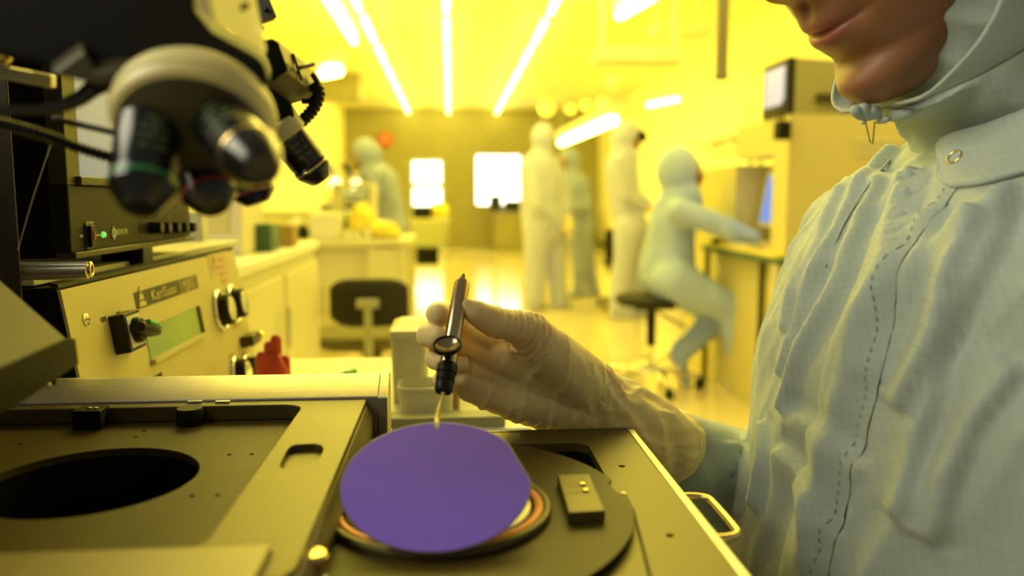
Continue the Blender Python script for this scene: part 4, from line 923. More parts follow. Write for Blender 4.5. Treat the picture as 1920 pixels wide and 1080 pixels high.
# knobs: two upper turning dials, two lower
def dial(px, py, r, h=.015, par=t):
    y, d = onpanel(px, py); k = obj('dial_knob', lathe(NB(), CP(y, d, .0025), PN, [(r, 0), (r, .0025), (r*.82, .00375), (r*.78, h), (r*.70, h+.00125), (0, h+.00125)], 40), M['gunm'], t)
    obj('chrome_rim', tor(NB(), CP(y, d, .00438), PN, r*.98, .003, 40, 10), M['chrome'], k)
    obj('knob_cap', lathe(NB(), CP(y, d, h+.00275), PN, [(r*.62, 0), (r*.60, .0015), (0, .002)], 32), M['chrome'], k)
dial(408, 583, .025); dial(433, 571, .025); dial(440, 702, .02375); dial(460, 697, .02375)
for px, py in ((396, 556), (410, 547), (436, 612), (424, 668), (430, 690)):
    y, d = onpanel(px, py); obj('printed_mark', slabp(y, y+.0275, d, d+.00313, .00262, .00287), mat('faint_ink', (.42, .37, .18), .6) if 'faint_ink' not in bpy.data.materials else bpy.data.materials['faint_ink'], t)
y, d = onpanel(455, 638); obj('toggle', slabp(y-.0225, y+.0225, d-.0075, d+.0075, .0025, .02), M['olive'], t, bevel=.00125)
y2, d2 = onpanel(474, 632); obj('toggle_tip', sphere(NB(), CP(y2, d2, .01), .0075, 14), M['brass'], t)
# ============================================================= BLACK MONITOR
mx = -.319; my0, my1 = .701, 1.015; mz0 = H-.05; mz1 = H+.194
t = thing('video_monitor', 'black boxy video monitor with grey-blue screen above the control box', 'monitor', (mx-.15, .82, mz0))
obj('case', bx(mx-.36, mx-.0125, my0+.0025, my1, mz0, mz1), M['matte'], t, bevel=.00375)
bz = mz0+.0625
def zy(px, py): p_ = VX(px, py, mx); return p_.y, p_.z
obj('lower_bezel', bx(mx-.015, mx, my0, my1, mz0+.005, bz), M['gunm'], t, bevel=.00187)
obj('chin_trim', bx(mx-.0125, mx+.00375, my0, my1, mz0, mz0+.00562), M['olive'], t, bevel=.00125)
obj('upper_bezel', join(bx(mx-.015, mx, my0, my0+.025, bz, mz1), bx(mx-.015, mx, my1-.025, my1, bz, mz1), bx(mx-.015, mx, my0, my1, mz1-.015, mz1), bx(mx-.015, mx+.005, my0+.015, my1-.00625, bz, bz+.0075)), M['olive'], t, bevel=.00125)
obj('screen', bx(mx-.01375, mx-.0075, my0+.025, my1-.025, bz+.0075, mz1-.015), M['scrgrey'], t)
def zbox(px, py, dy, dz, o0, o1, m, name, par=t, bev=0):
    y, z = zy(px, py); return obj(name, bx(mx+o0, mx+o1, y-dy, y+dy, z-dz, z+dz), M[m], par, bevel=bev)
sw = zbox(166, 443, .00687, .01125, 0, .00125, 'olive', 'power_switch')
zbox(166, 443, .005, .00937, .00125, .005, 'black', 'switch_rocker', sw, .00063); zbox(166, 442, .001, .00375, .00525, .00575, 'red', 'switch_mark', sw)
def mtext(s, px, py, size, m='label', xs=1):
    y, z = zy(px, py); return obj('lettering', text_bm(s, size, (mx+.00075, y, z), (0, 1, 0), (0, 0, 1), .00013, xs=xs), M[m], t, smooth=0)
mtext('POWER', 160, 422, .00425); mtext('OFF', 147.5, 446, .00375)
y, z = zy(192, 440); obj('power_led', sphere(NB(), (mx+.00063, y, z), .00287, 14), M['led'], t); zbox(183, 441, .00438, .0005, 0, .00075, 'label', 'led_line'); 
mtext('HITACHI', 216, 440.5, .00725, xs=.95)
y, z = zy(212, 437); obj('round_emblem', join(tor(NB(), (mx+.00063, y, z), (1, 0, 0), .004, .00075, 24, 6), bx(mx, mx+.001, y-.00075, y+.00075, z-.00625, z+.00625)), M['label'], t)
for i, px in enumerate((282, 298, 316, 332, 347)):
    y, z = zy(px, 427-.35*i); k = obj('control_knob', lathe(NB(), (mx, y, z), (1, 0, 0), [(.00687, 0), (.0065, .00625), (.00575, .0125), (0, .01313)], 24), M['black'], t)
    obj('knob_mark', bx(mx, mx+.00063, y-.00375, y+.00375, z+.01188, z+.01437), M['olive'], t)
zbox(268, 427, .00875, .00625, -.00125, .0005, 'black', 'recess')
y, z = zy(270, 483); obj('foot', bx(mx-.0375, mx+.005, y-.015, y+.0125, z-.02, mz0+.00125), M['black'], t, bevel=.00125)
# shelf under the monitor
t = thing('monitor_shelf', 'pale metal shelf between the monitor and the control box', 'shelf', (-.45, .87, .97))
obj('shelf_board', bx(-.70, -.328, .655, 1.275, cz0+.00063, cz0+.00625), M['cream'], t, bevel=.00125)
obj('rear_upstand', bx(-.70, -.375, 1.25, 1.275, cz0+.00625, cz0+.05), M['cream'], t)
t = thing('slide_rods', 'bundle of shiny metal rods with an end ring below the monitor', 'rods', V(100, 515, .63))
for i, (py, r) in enumerate(((503, .004), (512, .00525), (520, .0035))):
    obj('rod', cyl(NB(), V(15, py-2, .632), V(165, py-3-1.5*i, .632), r, seg=16), M['alu'], t)
obj('end_ring', tor(NB(), V(170, 505, .628), (1, .15, 0), .62*.00775, .00138, 32, 8), M['brass'], t)
# ============================================================= left column of the aligner and an added shade box
t = thing('aligner_column', 'dark brown upright housing at the far left edge', 'housing', (-.33, .5, .80))
obj('column_body', bx(-.60, V(30, 400, .62).x, .62, .622, .80, 1.30), mat('brown_black_panel', (.05, .038, .014), .6), t, bevel=.002)
obj('black_back_panel', bx(-.70, -.42, .655, .665, .96, 1.35), M['matte'], t)
# sloped cover lower left
obj('side_housing', bx(-.78, -.43, .18, .58, .88, 1.20), mat('housing_grey', (.06, .055, .035), .55), t, bevel=.006)  # unseen box added to keep the left light off the stage's left part
t = thing('sloped_cover', 'grey-brown sloped cover with a front lip at the left edge', 'cover', (-.30, .38, .85))
p1, p2, p3, p4 = V(-60, 480, .50), V(2, 528, .48), V(124, 636, .405), V(-70, 690, .33)
ex = Vector((0, 0, -.012))
top = [V(-80, 455, .48), V(0, 527, .46), V(122, 634, .415), V(0, 688, .36), V(-120, 735, .32)]
obj('cover_top', prism(NB(), top, (0.0, .004, -.004)), mat('cover_brown', (.075, .058, .020), .6), t, bevel=.001)
obj('cover_lip', prism(NB(), [top[2], top[3], top[4], top[4]+Vector((0, .004, -.020)), top[3]+Vector((0, .004, -.018)), top[2]+Vector((0, .002, -.014))], (0, .012, -.002)), M['gunm'], t, bevel=.001)
obj('cover_body', prism(NB(), [V(-80, 560, .48), V(8, 560, .47), V(116, 655, .43), V(104, 722, .43), V(-80, 735, .38)], (-.03, .03, 0)), M['matte'], t)
for px, py in ((60, 736), (90, 722)): obj('screw', sphere(NB(), V(px, py, .425), .0014, 10), M['chrome'], t)
# ============================================================= MICROSCOPE over the stage
t = thing('inspection_microscope', 'big dark microscope with cream turret looming at the top left', 'microscope', (-.15, .34, 1.04))
def pf(pts, ext): return prism(NB(), [V(*p) for p in pts], ext)
obj('microscope_arm', pf([(-140, -160, .34), (352, -160, .34), (366, 20, .34), (398, 60, .34), (492, 112, .34), (505, 150, .34), (480, 215, .34), (400, 190, .34), (300, 165, .34), (238, 196, .34), (205, 168, .34), (60, 118, .34), (18, 112, .34), (-140, 60, .34)], (-.02, .10, .02)), M['matte'], t, bevel=.003)
obj('light_side_block', hexa(NB(), [V(372, 20, .285), V(404, 48, .285), V(497, 104, .350), V(500, 92, .352), V(352, -140, .285), V(360, -140, .285), V(452, -140, .350), V(450, -140, .352)]), M['panel'], t, bevel=.001)
obj('block_groove', join(tube(NB(), [V(412, -60, .309), V(432, 30, .318), V(447, 72, .324)], .0012, 8), tube(NB(), [V(400, 32, .306), V(432, 26, .318), V(462, 10, .330)], .0014, 8)), M['gunm'], t)
obj('under_wedge', pf([(95, 140, .33), (160, 92, .33), (178, 132, .33), (258, 124, .33), (245, 140, .33), (190, 162, .33)], (-.01, .02, .01)), M['olive'], t, bevel=.002)
# turret
tc_ = V(366, 228, .345); ta = Vector((.06, -.66, -.75)).normalized()
rim = obj('turret', lathe(NB(), tc_, ta, [(.020, -.016), (.027, -.014), (.0308, -.009), (.0322, -.006), (.0322, .002), (.0305, .0050), (.0292, .0054), (.024, .009), (.014, .012), (0, .013)], 64), M['turret'], t, smooth=30)  # cream made paler to stand for the light caught on the rim
obj('knurled_rim', join(*[bx(0, .0001, 0, .0001, 0, .0001)]) if False else lathe(NB(), tc_, ta, [(.0320, -.0035), (.0328, -.003), (.0328, .001), (.0322, .0015)], 96), M['turret'], rim)
obj('turret_face', lathe(NB(), tc_, ta, [(.0288, .0056), (.0242, .0095), (.014, .0125), (0, .0135)], 64), M['olive'], rim, smooth=30)  # face coloured dark as the turret's shaded underside
def objective(base, tip, r, band, label=None, bands=(), text=True, collar=False, par=None):
    base = Vector(base); tip = Vector(tip); d = (tip-base).normalized(); Ln = (tip-base).length
    o = obj('objective_lens', lathe(NB(), base, d, [(r*.72, -.002), (r*.95, 0), (r, .001), (r, Ln*.60), (r*.97, Ln*.62), (r*.97, Ln*.66), (r, Ln*.67), (r, Ln*.78), (r*.62, Ln*.97), (r*.5, Ln), (r*.38, Ln), (0, Ln-.001)], 40), M['lens'], par or t, smooth=28)
    if label: o['label'] = label
    obj('colour_ring', lathe(NB(), base, d, [(r*1.005, Ln*.70), (r*1.02, Ln*.705), (r*1.02, Ln*.735), (r*1.005, Ln*.74)], 40), M[band], o)
    if collar: obj('mount_collar', lathe(NB(), base, d, [(r*.9, -.007), (r*1.15, -.006), (r*1.15, .003), (r*1.02, .004)], 40), M['turret'], o)
    if text:
        u, v, _ = frame_of(d)
        # small pale engraving rows following the barrel
        vd = (_O-base); vd = (vd-d*vd.dot(d)).normalized(); bm = NB()
        for row in range(4):
            for k in range(6):
                if (row*7+k*3) % 5 == 0: continue
                a = (-.5+k*.14); s = d.cross(vd)
                c = base+d*(Ln*(.14+.11*row))+(vd*cos(a)+s*sin(a))*(r+.0001)
                tn = (-vd*sin(a)+s*cos(a)); prism(bm, [c-tn*r*.05-d*Ln*.025, c+tn*r*.05-d*Ln*.025, c+tn*r*.05+d*Ln*.02, c-tn*r*.05+d*Ln*.02], (vd*cos(a)+s*sin(a))*.00015)
        obj('engraving', bm, mat('engraving_green', (.10, .16, .06), .5) if 'engraving_green' not in bpy.data.materials else bpy.data.materials['engraving_green'], o)
    return o
objective(V(282, 232, .335), V(264, 392, .315), .0125, 'greenband')
objective(V(412, 232, .335), V(494, 318, .290), .0112, 'brass', 'objective lens with gold ring')
objective(V(368, 285, .365), V(402, 392, .352), .0115, 'redband')
objective(V(455, 305, .415), V(484, 382, .415), .0105, 'redband', 'objective lens furthest back with thin red ring')
# second unit: camera / splitfield head behind
t = thing('splitfield_microscope', 'angular dark metal head with cable and a single slanting objective', 'microscope', V(545, 200, .5))
def pq(pts, Y, ext): return prism(NB(), [V(px, py, Y) for px, py in pts], ext)
obj('head_block', pq([(440, 60), (498, 74), (512, 70), (523, 82), (541, 132), (505, 150), (440, 140)], .475, (-.01, .07, 0)), M['matte'], t, bevel=.002)
F = [V(521, 76, .476), V(537, 132, .476), V(592, 182, .520), V(590, 150, .524), V(578, 122, .522)]
obj('side_plate', prism(NB(), F, (-.012, .014, .002)), mat('beige_side', (.34, .29, .13), .45, .2), t, bevel=.0008)
obj('bottom_plate', prism(NB(), [V(537, 134, .476), V(592, 181, .520), V(545, 196, .520), V(500, 162, .476)], (0, .004, .006)), mat('olive_bottom', (.16, .14, .06), .5), t, bevel=.0008)
obj('plate_slot', tube(NB(), [V(549, 101, .494), V(566, 151, .494)], .0009, 8), M['black'], t)
for px, py in ((552, 149), (558, 153), (577, 166), (589, 174)): obj('rivet', sphere(NB(), V(px, py-1, .486+(px-537)*.0007), .0009, 8), M['black'], t)
obj('pin', cyl(NB(), V(562, 127, .494), V(587, 121, .480), .0013, seg=12), M['alu'], t)
obj('top_plate', pq([(470, -60), (505, -60), (505, -5), (520, 32), (490, 42), (478, 25)], .50, (-.004, .010, 0)), mat('grey_plate', (.10, .11, .07), .5), t, bevel=.0006)
obj('plate_hole', sphere(NB(), V(499, 18, .4995), .0016, 10), M['black'], t)
obj('edge_strip', pq([(476, 34), (482, 36), (494, 50), (491, 54), (478, 44)], .498, (0, .004, 0)), M['panel'], t)
obj('lower_wedge', pq([(468, 168), (500, 160), (546, 192), (552, 218), (530, 224), (500, 215), (470, 225)], .485, (-.006, .05, 0)), M['gunm'], t, bevel=.001)
obj('nose_mount', pq([(450, 205), (505, 190), (530, 215), (512, 228), (480, 245), (452, 262)], .482, (0, .03, 0)), M['matte'], t, bevel=.001)
objective(V(532, 246, .495), V(603, 338, .505), .0112, 'brass', 'slanting objective lens with gold ring', collar=True)
obj('strain_relief', tube(NB(), spl([V(566, 190, .512), V(582, 188, .512), V(594, 172, .512), V(595, 156, .512), V(586, 140, .514)], 6), .0016, 10), M['black'], t, smooth=180)
obj('cable', tube(NB(), spl([V(590, 160, .515), V(598, 175, .513), V(590, 200, .51), V(574, 220, .507), V(556, 236, .505)], 12), .0040, 14, .14, 2), M['black'], t, smooth=20)
# cables and glassy slide
t = one('spiral_cable', tube(NB(), spl([V(-40, 224, .40), V(20, 236, .40), V(90, 256, .40), V(150, 278, .405), V(215, 297, .41)], 26), .0030, 14, .30, 2), M['black'], 'black coiled cable crossing in front of the monitor', 'cable', smooth=20)
one('smooth_cable', tube(NB(), spl([V(-40, 205, .36), V(60, 206, .36), V(110, 200, .36), V(150, 184, .36), V(175, 166, .36), V(210, 150, .355), V(252, 140, .35)], 10), lambda s: .0022+.0022*s, 16), mat('glossy_black', (.012, .011, .008), .12), 'smooth black cable curving up to the microscope arm', 'cable', smooth=180)
one('thin_cable', tube(NB(), spl([V(100, 222, .40), V(160, 236, .40), V(232, 252, .39)], 8), .0016, 12), M['black'], 'thin straight black cable above the coiled cable', 'cable', smooth=180)
one('hanging_wire', tube(NB(), [V(95, 272, .50), V(62, 370, .50), V(33, 470, .50)], .00025, 6), M['alu'], 'hair-thin bright wire hanging at the far left', 'wire')
t = thing('glass_slide_holder', 'glassy yellow metal strip at the left edge under the microscope arm', 'holder', V(40, 150, .42))
obj('strip', prism(NB(), [V(-60, 112, .40), V(96, 142, .43), V(96, 166, .43), V(-60, 136, .40)], (0, .006, .001)), M['alu'], t, bevel=.0008)
obj('tip_plate', prism(NB(), [V(62, 134, .4235), V(97, 141, .4295), V(97, 167, .4295), V(60, 158, .4235)], (0, -.0012, 0)), M['panel'], t, bevel=.0004)
obj('knob', sphere(NB(), V(2, 100, .42), .0055, 20), M['brass'], t)
# machine base under stages (keeps everything standing)
t = thing('machine_base', 'dark machine base carrying the stage frame and the tray', 'machine', (-.1, .45, 0))
obj('base_body', bx(-.60, .08, .33, .60, 0.02, .742), M['matte'], t)
obj('support_post', join(bx(-.50, -.40, .40, .56, .742, zs-.14), bx(.0, .06, .42, .55, .742, zt-.042), bx(-.48, -.33, .66, 1.1, .55, cz0-.25)), M['matte'], t)
obj('rear_carrier', bx(-.62, -.30, .62, 1.15, 0.02, .56), M['matte'], t)
# ============================================================= FOREGROUND OPERATOR
hY = -.012
def G(px, py, Y, r): return (V(px, py, Y+hY), r)
# ---- gloved right hand ----
bm = NB()
W_ = G(1102, 742, .612, .0270)
chain(bm, [G(1102, 738, .612, .0235), G(1040, 690, .600, .0205), G(905, 622, .590, .0135)], 24)
chain(bm, [G(1095, 750, .615, .0240), G(1000, 715, .600, .0190), G(895, 655, .592, .0140)], 24)
chain(bm, [G(1090, 762, .615, .0235), G(990, 738, .600, .0190), G(888, 695, .592, .0138)], 24)
chain(bm, [G(1085, 772, .612, .0210), G(985, 752, .596, .0175), G(884, 722, .588, .0125)], 24)
chain(bm, [G(1085, 712, .600, .0215), G(1035, 668, .584, .0200), G(996, 632, .572, .0155)], 24)   # thenar
chain(bm, [G(1060, 718, .602, .0205), G(945, 665, .588, .0150)], 24)
thumb = [G(996, 624, .570, .0142), G(965, 612, .562, .0108), G(925, 603, .553, .0104), G(893, 586, .548, .0086), G(876, 573, .546, .0048)]
chain(bm, thumb, 24)
idx = [G(905, 615, .592, .0110), G(850, 594, .600, .0086), G(822, 588, .592, .0084), G(820, 588, .574, .0080), G(826, 589, .562, .0077)]
mid = [G(895, 652, .594, .0115), G(835, 632, .602, .0092), G(806, 628, .592, .0092), G(806, 630, .574, .0089), G(824, 632, .562, .0080)]
rng = [G(888, 692, .594, .0112), G(832, 675, .598, .0086), G(818, 672, .586, .0082), G(830, 678, .574, .0078), G(864, 684, .570, .0056)]
pky = [G(884, 722, .590, .0105), G(846, 716, .596, .0076), G(832, 712, .586, .0072), G(842, 712, .576, .0068), G(867, 709, .573, .0050)]
for f in (idx, mid, rng, pky): chain(bm, f, 24)
hand = organic(bm, .0009, 6, .5)
AXW = (V(1102, 742, .6)-V(900, 650, .58)).normalized()
tA, tB = thumb[0][0], thumb[-2][0]; tD = (tB-tA).normalized()
wr_c = V(1110, 745, .60)
def wrinkle(p, n):
    d = 0.0
    q = noise.noise(Vector((p.x*55, p.y*55, p.z*55)))
    # broad latex slack
    d += .0011*q + .0004*noise.noise(p*150)
    # creases around the thumb joint
    s = (p-tA).dot(tD)
    near = (p-(tA+tD*max(0, min(s, .06)))).length
    if near < .019:
        for c, w_, a in ((.002, .0010, .0016), (.006, .0009, .0015), (.0135, .0011, .0013), (.019, .0008, .0010), (.025, .0009, .0010), (.031, .0009, .0008), (-.004, .0012, .0015), (-.010, .0013, .0013)):
            t_ = s-c+.0025*noise.noise(p*120)
            d += a*(exp(-(t_-w_*1.6)**2/(2*w_*w_))-exp(-t_*t_/(2*w_*w_)))
    # long tension folds fanning over the palm
    u_ = (p-wr_c); l = u_.dot(AXW); v_ = u_.z
    f = noise.noise(Vector((l*46+v_*16+3, v_*9, 1.3)))
    if n.y < .3: d += .0012*max(0, 1-abs(f)*6.5)*min(1, max(0, (near-.008)/.01))
    # puckered lower edge
    if p.z < wr_c.z+.008: d += .0005*sin(l*700+5*noise.noise(p*50))*(.4+noise.noise(p*35))*min(1, max(0, (wr_c.z+.008-p.z)/.015))
    # folds gather at the wrist
    if l > -.045: d += .0008*(1-abs(noise.noise(Vector((l*85+v_*70, v_*35, p.y*35))))*3)*min(1, (l+.045)/.03)
    return d
displace(hand, wrinkle)
bmesh.ops.smooth_vert(hand, verts=hand.verts, factor=.2, use_axis_x=True, use_axis_y=True, use_axis_z=True)
# ---- person root ----
seat = Vector((.42, .56, 0))
op = thing('person', 'operator in blue hooded coverall and latex glove leaning in from the right', 'person', seat)
gl = obj('glove', hand, M['glove'], op, smooth=180)
# ---- glove cuff ----
def sec(px, py, Y, ru, rv, nxt):
    c = V(px, py, Y); d = (V(*nxt)-c).normalized(); u = d.cross(Vector((0, 1, 0))).normalized(); v = d.cross(u).normalized(); return c, u, v, ru, rv
cc = [(1078, 728, .596), (1098, 740, .600), (1122, 752, .606), (1160, 772, .614), (1205, 800, .624), (1240, 826, .633), (1258, 842, .638)]
rr_ = [(.0245, .020), (.0255, .022), (.0250, .024), (.0245, .026), (.0265, .028), (.0285, .030), (.0305, .032)]
bm = NB(); NS = 110; secs = []
full = []
cs = spl([V(*c) for c in cc], 14); rs_ = []
for i, c in enumerate(cs):
    k = i/(len(cs)-1)*(len(rr_)-1); a = min(int(k), len(rr_)-2); f = k-a
    ru = rr_[a][0]*(1-f)+rr_[a+1][0]*f; rv = rr_[a][1]*(1-f)+rr_[a+1][1]*f
    d = (cs[min(i+1, len(cs)-1)]-cs[max(i-1, 0)]).normalized(); u = d.cross(Vector((0, 1, 0))).normalized(); v = d.cross(u).normalized()
    r = []
    for j in range(NS):
        t_ = 2*pi*j/NS; L_ = i/(len(cs)-1)
        w1 = noise.noise(Vector((cos(t_)*1.3+L_*3.2, sin(t_)*1.3, L_*3.4+5))); w2 = noise.noise(Vector((cos(t_)*2.4-L_*5, sin(t_)*2.4, L_*6)))
        am = .0030*min(1, L_*5+.1)*min(1, (1-L_)*8+.25)
        k_ = am*((1-abs(w1)*3.4))+am*.42*(1-abs(w2)*3)+(.0042*exp(-((L_-.22)/.05)**2)*max(0, -sin(t_)*.0+cos(t_-pi)*.8))
        r.append(c+u*(ru+k_)*cos(t_)+v*(rv+k_)*sin(t_))
    rs_.append(r)
# rolled hem
last = rs_[-1]; ce = cs[-1]; dd = (cs[-1]-cs[-2]).normalized()
rs_.append([ce+(p-ce)*1.035+dd*.0006 for p in last]); rs_.append([ce+(p-ce)*1.035+dd*.0022 for p in last]); rs_.append([ce+(p-ce)*.985+dd*.0024 for p in last]); rs_.append([ce+(p-ce)*.94-dd*.004 for p in last])
obj('glove_cuff', rings(NB(), rs_, cap=False), M['glove'], op, smooth=180)
# ---- coverall ----
bm = NB()
shR = Vector((.405, .735, .995)); elb = V(1530, 965, .745); wri = V(1235, 826, .632)
def R2(c, ru, rv, z, yaw=0):
    return (Vector((c[0], c[1], z)), Vector((sin(yaw), cos(yaw), 0)), Vector((cos(yaw), -sin(yaw), 0)), ru, rv)
loft(bm, [R2((.42, .535), .085, .070, 1.095), R2((.415, .535), .135, .080, 1.075), R2((.405, .54), .185, .100, 1.045), R2((.395, .54), .205, .122, 1.00),
          R2((.388, .54), .205, .135, .93), R2((.380, .54), .200, .142, .86), R2((.375, .54), .200, .150, .78), R2((.375, .54), .205, .160, .68), R2((.385, .54), .20, .165, .58), R2((.40, .54), .17, .14, .52)], 56, 2.3)
chain(bm, [(Vector((.42, .63, 1.030)), .060), (shR, .064), (Vector((.405, .752, .91)), .064), (elb+Vector((.0, .01, .03)), .064), (elb, .066)], 28)
chain(bm, [(elb, .066), (V(1415, 935, .705), .058), (V(1345, 900, .675), .048), (V(1290, 862, .650), .038), (V(1250, 838, .640), .0245)], 28)
shL = Vector((.42, .345, 1.02)); chain(bm, [(Vector((.41, .43, 1.035)), .070), (shL, .066), (Vector((.44, .31, .86)), .062), (Vector((.42, .30, .76)), .058), (Vector((.30, .29, .70)), .045), (Vector((.22, .30, .69)), .036)], 28)
for s in (-1, 1): chain(bm, [(Vector((.40, .54+s*.10, .60)), .10), (Vector((.24, .54+s*.12, .585)), .082), (Vector((.19, .54+s*.13, .57)), .075), (Vector((.19, .54+s*.14, .30)), .062), (Vector((.20, .54+s*.14, .09)), .055)], 24)
suit = organic(bm, .0034, 12)
bvh0 = BVHTree.FromBMesh(suit)
FOLDS = [([(1700, 262), (1640, 330), (1585, 430), (1545, 520), (1520, 600), (1482, 700)], .0065), ([(1722, 330), (1700, 430), (1688, 520), (1640, 640), (1600, 760), (1562, 900), (1530, 1060)], .0060),
         ([(1655, 330), (1610, 450), (1575, 560), (1520, 680), (1488, 770)], .0060), ([(1600, 330), (1560, 400), (1530, 500), (1500, 620)], .0050), ([(1850, 420), (1800, 520), (1770, 640), (1700, 760)], .0060),
         ([(1905, 370), (1860, 470), (1800, 590), (1750, 750), (1705, 950)], .0060), ([(1760, 400), (1720, 520), (1650, 700)], .0040), ([(1900, 700), (1820, 820), (1760, 1000)], .0055), ([(1480, 850), (1540, 930), (1560, 1000)], .005), ([(1500, 780), (1580, 830), (1620, 880)], .004),
         ([(1290, 840), (1330, 900), (1340, 980)], .005), ([(1380, 835), (1400, 880), (1395, 960)], .007), ([(1440, 800), (1445, 870), (1430, 950)], .007)]
FL = []
for pxs, amp in FOLDS:
    pl = []
    for px, py in spl([Vector((a, b, 0)) for a, b in pxs], 6) and [(q.x, q.y) for q in spl([Vector((a, b, 0)) for a, b in pxs], 6)]:
        r = ray(px, py).normalized(); h = bvh0.ray_cast(_O, r)
        if h[0] is not None: pl.append(h[0])
    FL.append((pl, amp))
def ridge(x): return max(0, 1-abs(x)*4.2)
fa_ = Vector((.30, .60, -.10)); 
def folds(p, n):
    d = 0
    # long tension folds falling from the shoulder/collar to the lap
    q = Vector((p.y*10+p.z*2.3, p.x*7, p.z*2.2))
    d += .0065*ridge(noise.noise(q))
    q = Vector((p.y*22+p.z*9, p.x*16, p.z*5.5+4)); d += .0026*ridge(noise.noise(q))
    q = Vector((p.x*30, p.y*30, p.z*22)); d += .0022*noise.noise(q)
    q = Vector((p.x*70+p.z*30, p.y*70, p.z*45)); d += .0007*ridge(noise.noise(q))
    for pl, amp in FL:
        best = 9
        for a, c in zip(pl, pl[1:]):
            ab = c-a; L2 = ab.length_squared
            if L2 < 1e-10 or L2 > .004: continue
            k = (p-a).dot(ab)/L2
            if k < -.6 or k > 1.6: continue
            k = max(0, min(1, k)); q = a+ab*k; v = p-q
            if v.length < abs(best): 
                sd = ab.cross(n).dot(v); best = v.length*(1 if sd > 0 else -1)
        if abs(best) < .05: d += amp*1.3*(exp(-(best/.017)**2) if best > 0 else exp(-(best/.0038)**2))-amp*.5*exp(-((best+.010)/.007)**2)
    # bunching at the sleeve bend
    e = (p-(elb+Vector((-.045, -.02, .03)))).length
    if e < .12:
        s = (p-elb).dot(Vector((.80, .30, .50)))
        d += .006*(1-e/.12)*sin(s*150+6*noise.noise(p*14))
    e2 = (p-V(1262, 846, .64)).length
    d *= min(1, .25+e2*7)
    return d
displace(suit, folds)
bmesh.ops.smooth_vert(suit, verts=suit.verts, factor=.4, use_axis_x=True, use_axis_y=True, use_axis_z=True)
bvh = BVHTree.FromBMesh(suit)
cov = obj('coverall', suit, M['suit'], op, smooth=180)
def strip(name, path, width, lift, th, par, m, n=60, stitch=False):
    """cloth band laid over the coverall: path of (y,z) seen from -x, hugging the surface"""
    P = spl([Vector((0, y, z)) for y, z in path], n//(len(path)-1)); top = []; K = 9
    rows = []
    for i, c in enumerate(P):
        t_ = (P[min(i+1, len(P)-1)]-P[max(i-1, 0)]).normalized(); s_ = Vector((0, -t_.z, t_.y)); row = []
        for k in range(K):
            o = (k/(K-1)-.5)*(width if not callable(width) else width(i/(len(P)-1)))
            pt = c+s_*o; h = bvh.ray_cast(Vector((-.3, pt.y, pt.z)), Vector((1, 0, 0)))
            if h[0] is None: row.append(None); continue
            l = lift if 0 < k < K-1 else lift*.2
            row.append(h[0]-Vector((1, 0, 0))*(l+.0006*noise.noise(pt*140)))
        if all(r is not None for r in row): rows.append(row)
    b = NB(); g = [[b.verts.new(p) for p in r] for r in rows]
    for a, c in zip(g, g[1:]):
        for k in range(K-1): b.faces.new((a[k], a[k+1], c[k+1], c[k]))
    fixn(b); o = obj(name, b, m, par, smooth=180); return o, rows
pk, rows = strip('placket', [(.505, 1.065), (.488, 1.02), (.480, .95), (.482, .88), (.490, .80), (.495, .70)], 0.046, .0045, .002, cov, M['suit'])
# stitched seam with puckers along the near edge of the placket
sb = NB(); pts = [r[1]+Vector((-.0012, 0, 0)) for r in rows]
for a, c in list(zip(pts, pts[1:])):
    capsule(sb, a, a+(c-a)*.45, .00028, .00028, 6)
obj('stitching', sb, mat('stitch_thread', (.24, .29, .29), .8), pk)
# shoulder seam piping
def surf_path(pxs, lift=.001):
    out = []
    for px, py in pxs:
        r = ray(px, py).normalized(); h = bvh.ray_cast(_O, r)
        if h[0] is not None: out.append(h[0]-r*lift)
    return out
for pts_ in (((1705, 262), (1668, 300), (1630, 345), (1596, 395), (1572, 440), (1548, 500)),):
    sp_ = surf_path(pts_)
    if len(sp_) > 2: obj('seam_piping', tube(NB(), spl(sp_, 8), .0009, 8), M['suit'], cov, smooth=180)
# ---- head ----
PH = radians(31); yawh = radians(9)
Rz = Matrix.Rotation(yawh, 3, 'Z')
F_ = Rz @ Vector((-cos(PH), 0, -sin(PH))); U_ = Rz @ Vector((-sin(PH), 0, cos(PH))); S_ = F_.cross(U_).normalized()
if S_.y > 0: S_ = -S_                       # S points to the viewer side
CH = V(1617, 192, .515)
HO = CH-F_*.078-U_*(-.112)
def HP(f, s, u): return HO+F_*f+S_*s+U_*u
def interp(tab, u):
    n = len(tab)
    if u <= tab[0][0]: return tab[0][1]
    if u >= tab[-1][0]: return tab[-1][1]
    for i in range(n-1):
        if tab[i][0] <= u <= tab[i+1][0]:
            sl_ = lambda j: (tab[min(j+1, n-1)][1]-tab[max(j-1, 0)][1])/(tab[min(j+1, n-1)][0]-tab[max(j-1, 0)][0])
            h = tab[i+1][0]-tab[i][0]; k = (u-tab[i][0])/h
            return (2*k**3-3*k*k+1)*tab[i][1]+(k**3-2*k*k+k)*h*sl_(i)+(3*k*k-2*k**3)*tab[i+1][1]+(k**3-k*k)*h*sl_(i+1)
front = [(-.122, .050), (-.119, .066), (-.113, .076), (-.102, .081), (-.092, .079), (-.083, .0755), (-.076, .0775), (-.055, .083), (-.035, .086), (-.02, .083), (.0, .080), (.03, .082), (.05, .090), (.08, .088), (.105, .068), (.120, .035), (.127, .0)]
back = [(-.122, .028), (-.110, .018), (-.095, -.01), (-.075, -.045), (-.04, -.080), (.0, -.098), (.05, -.100), (.09, -.080), (.115, -.045), (.127, .0)]
wid = [(-.122, .012), (-.117, .024), (-.108, .034), (-.095, .044), (-.07, .056), (-.04, .064), (.0, .070), (.04, .074), (.08, .066), (.105, .048), (.120, .025), (.127, .002)]
LIPU = -.0590
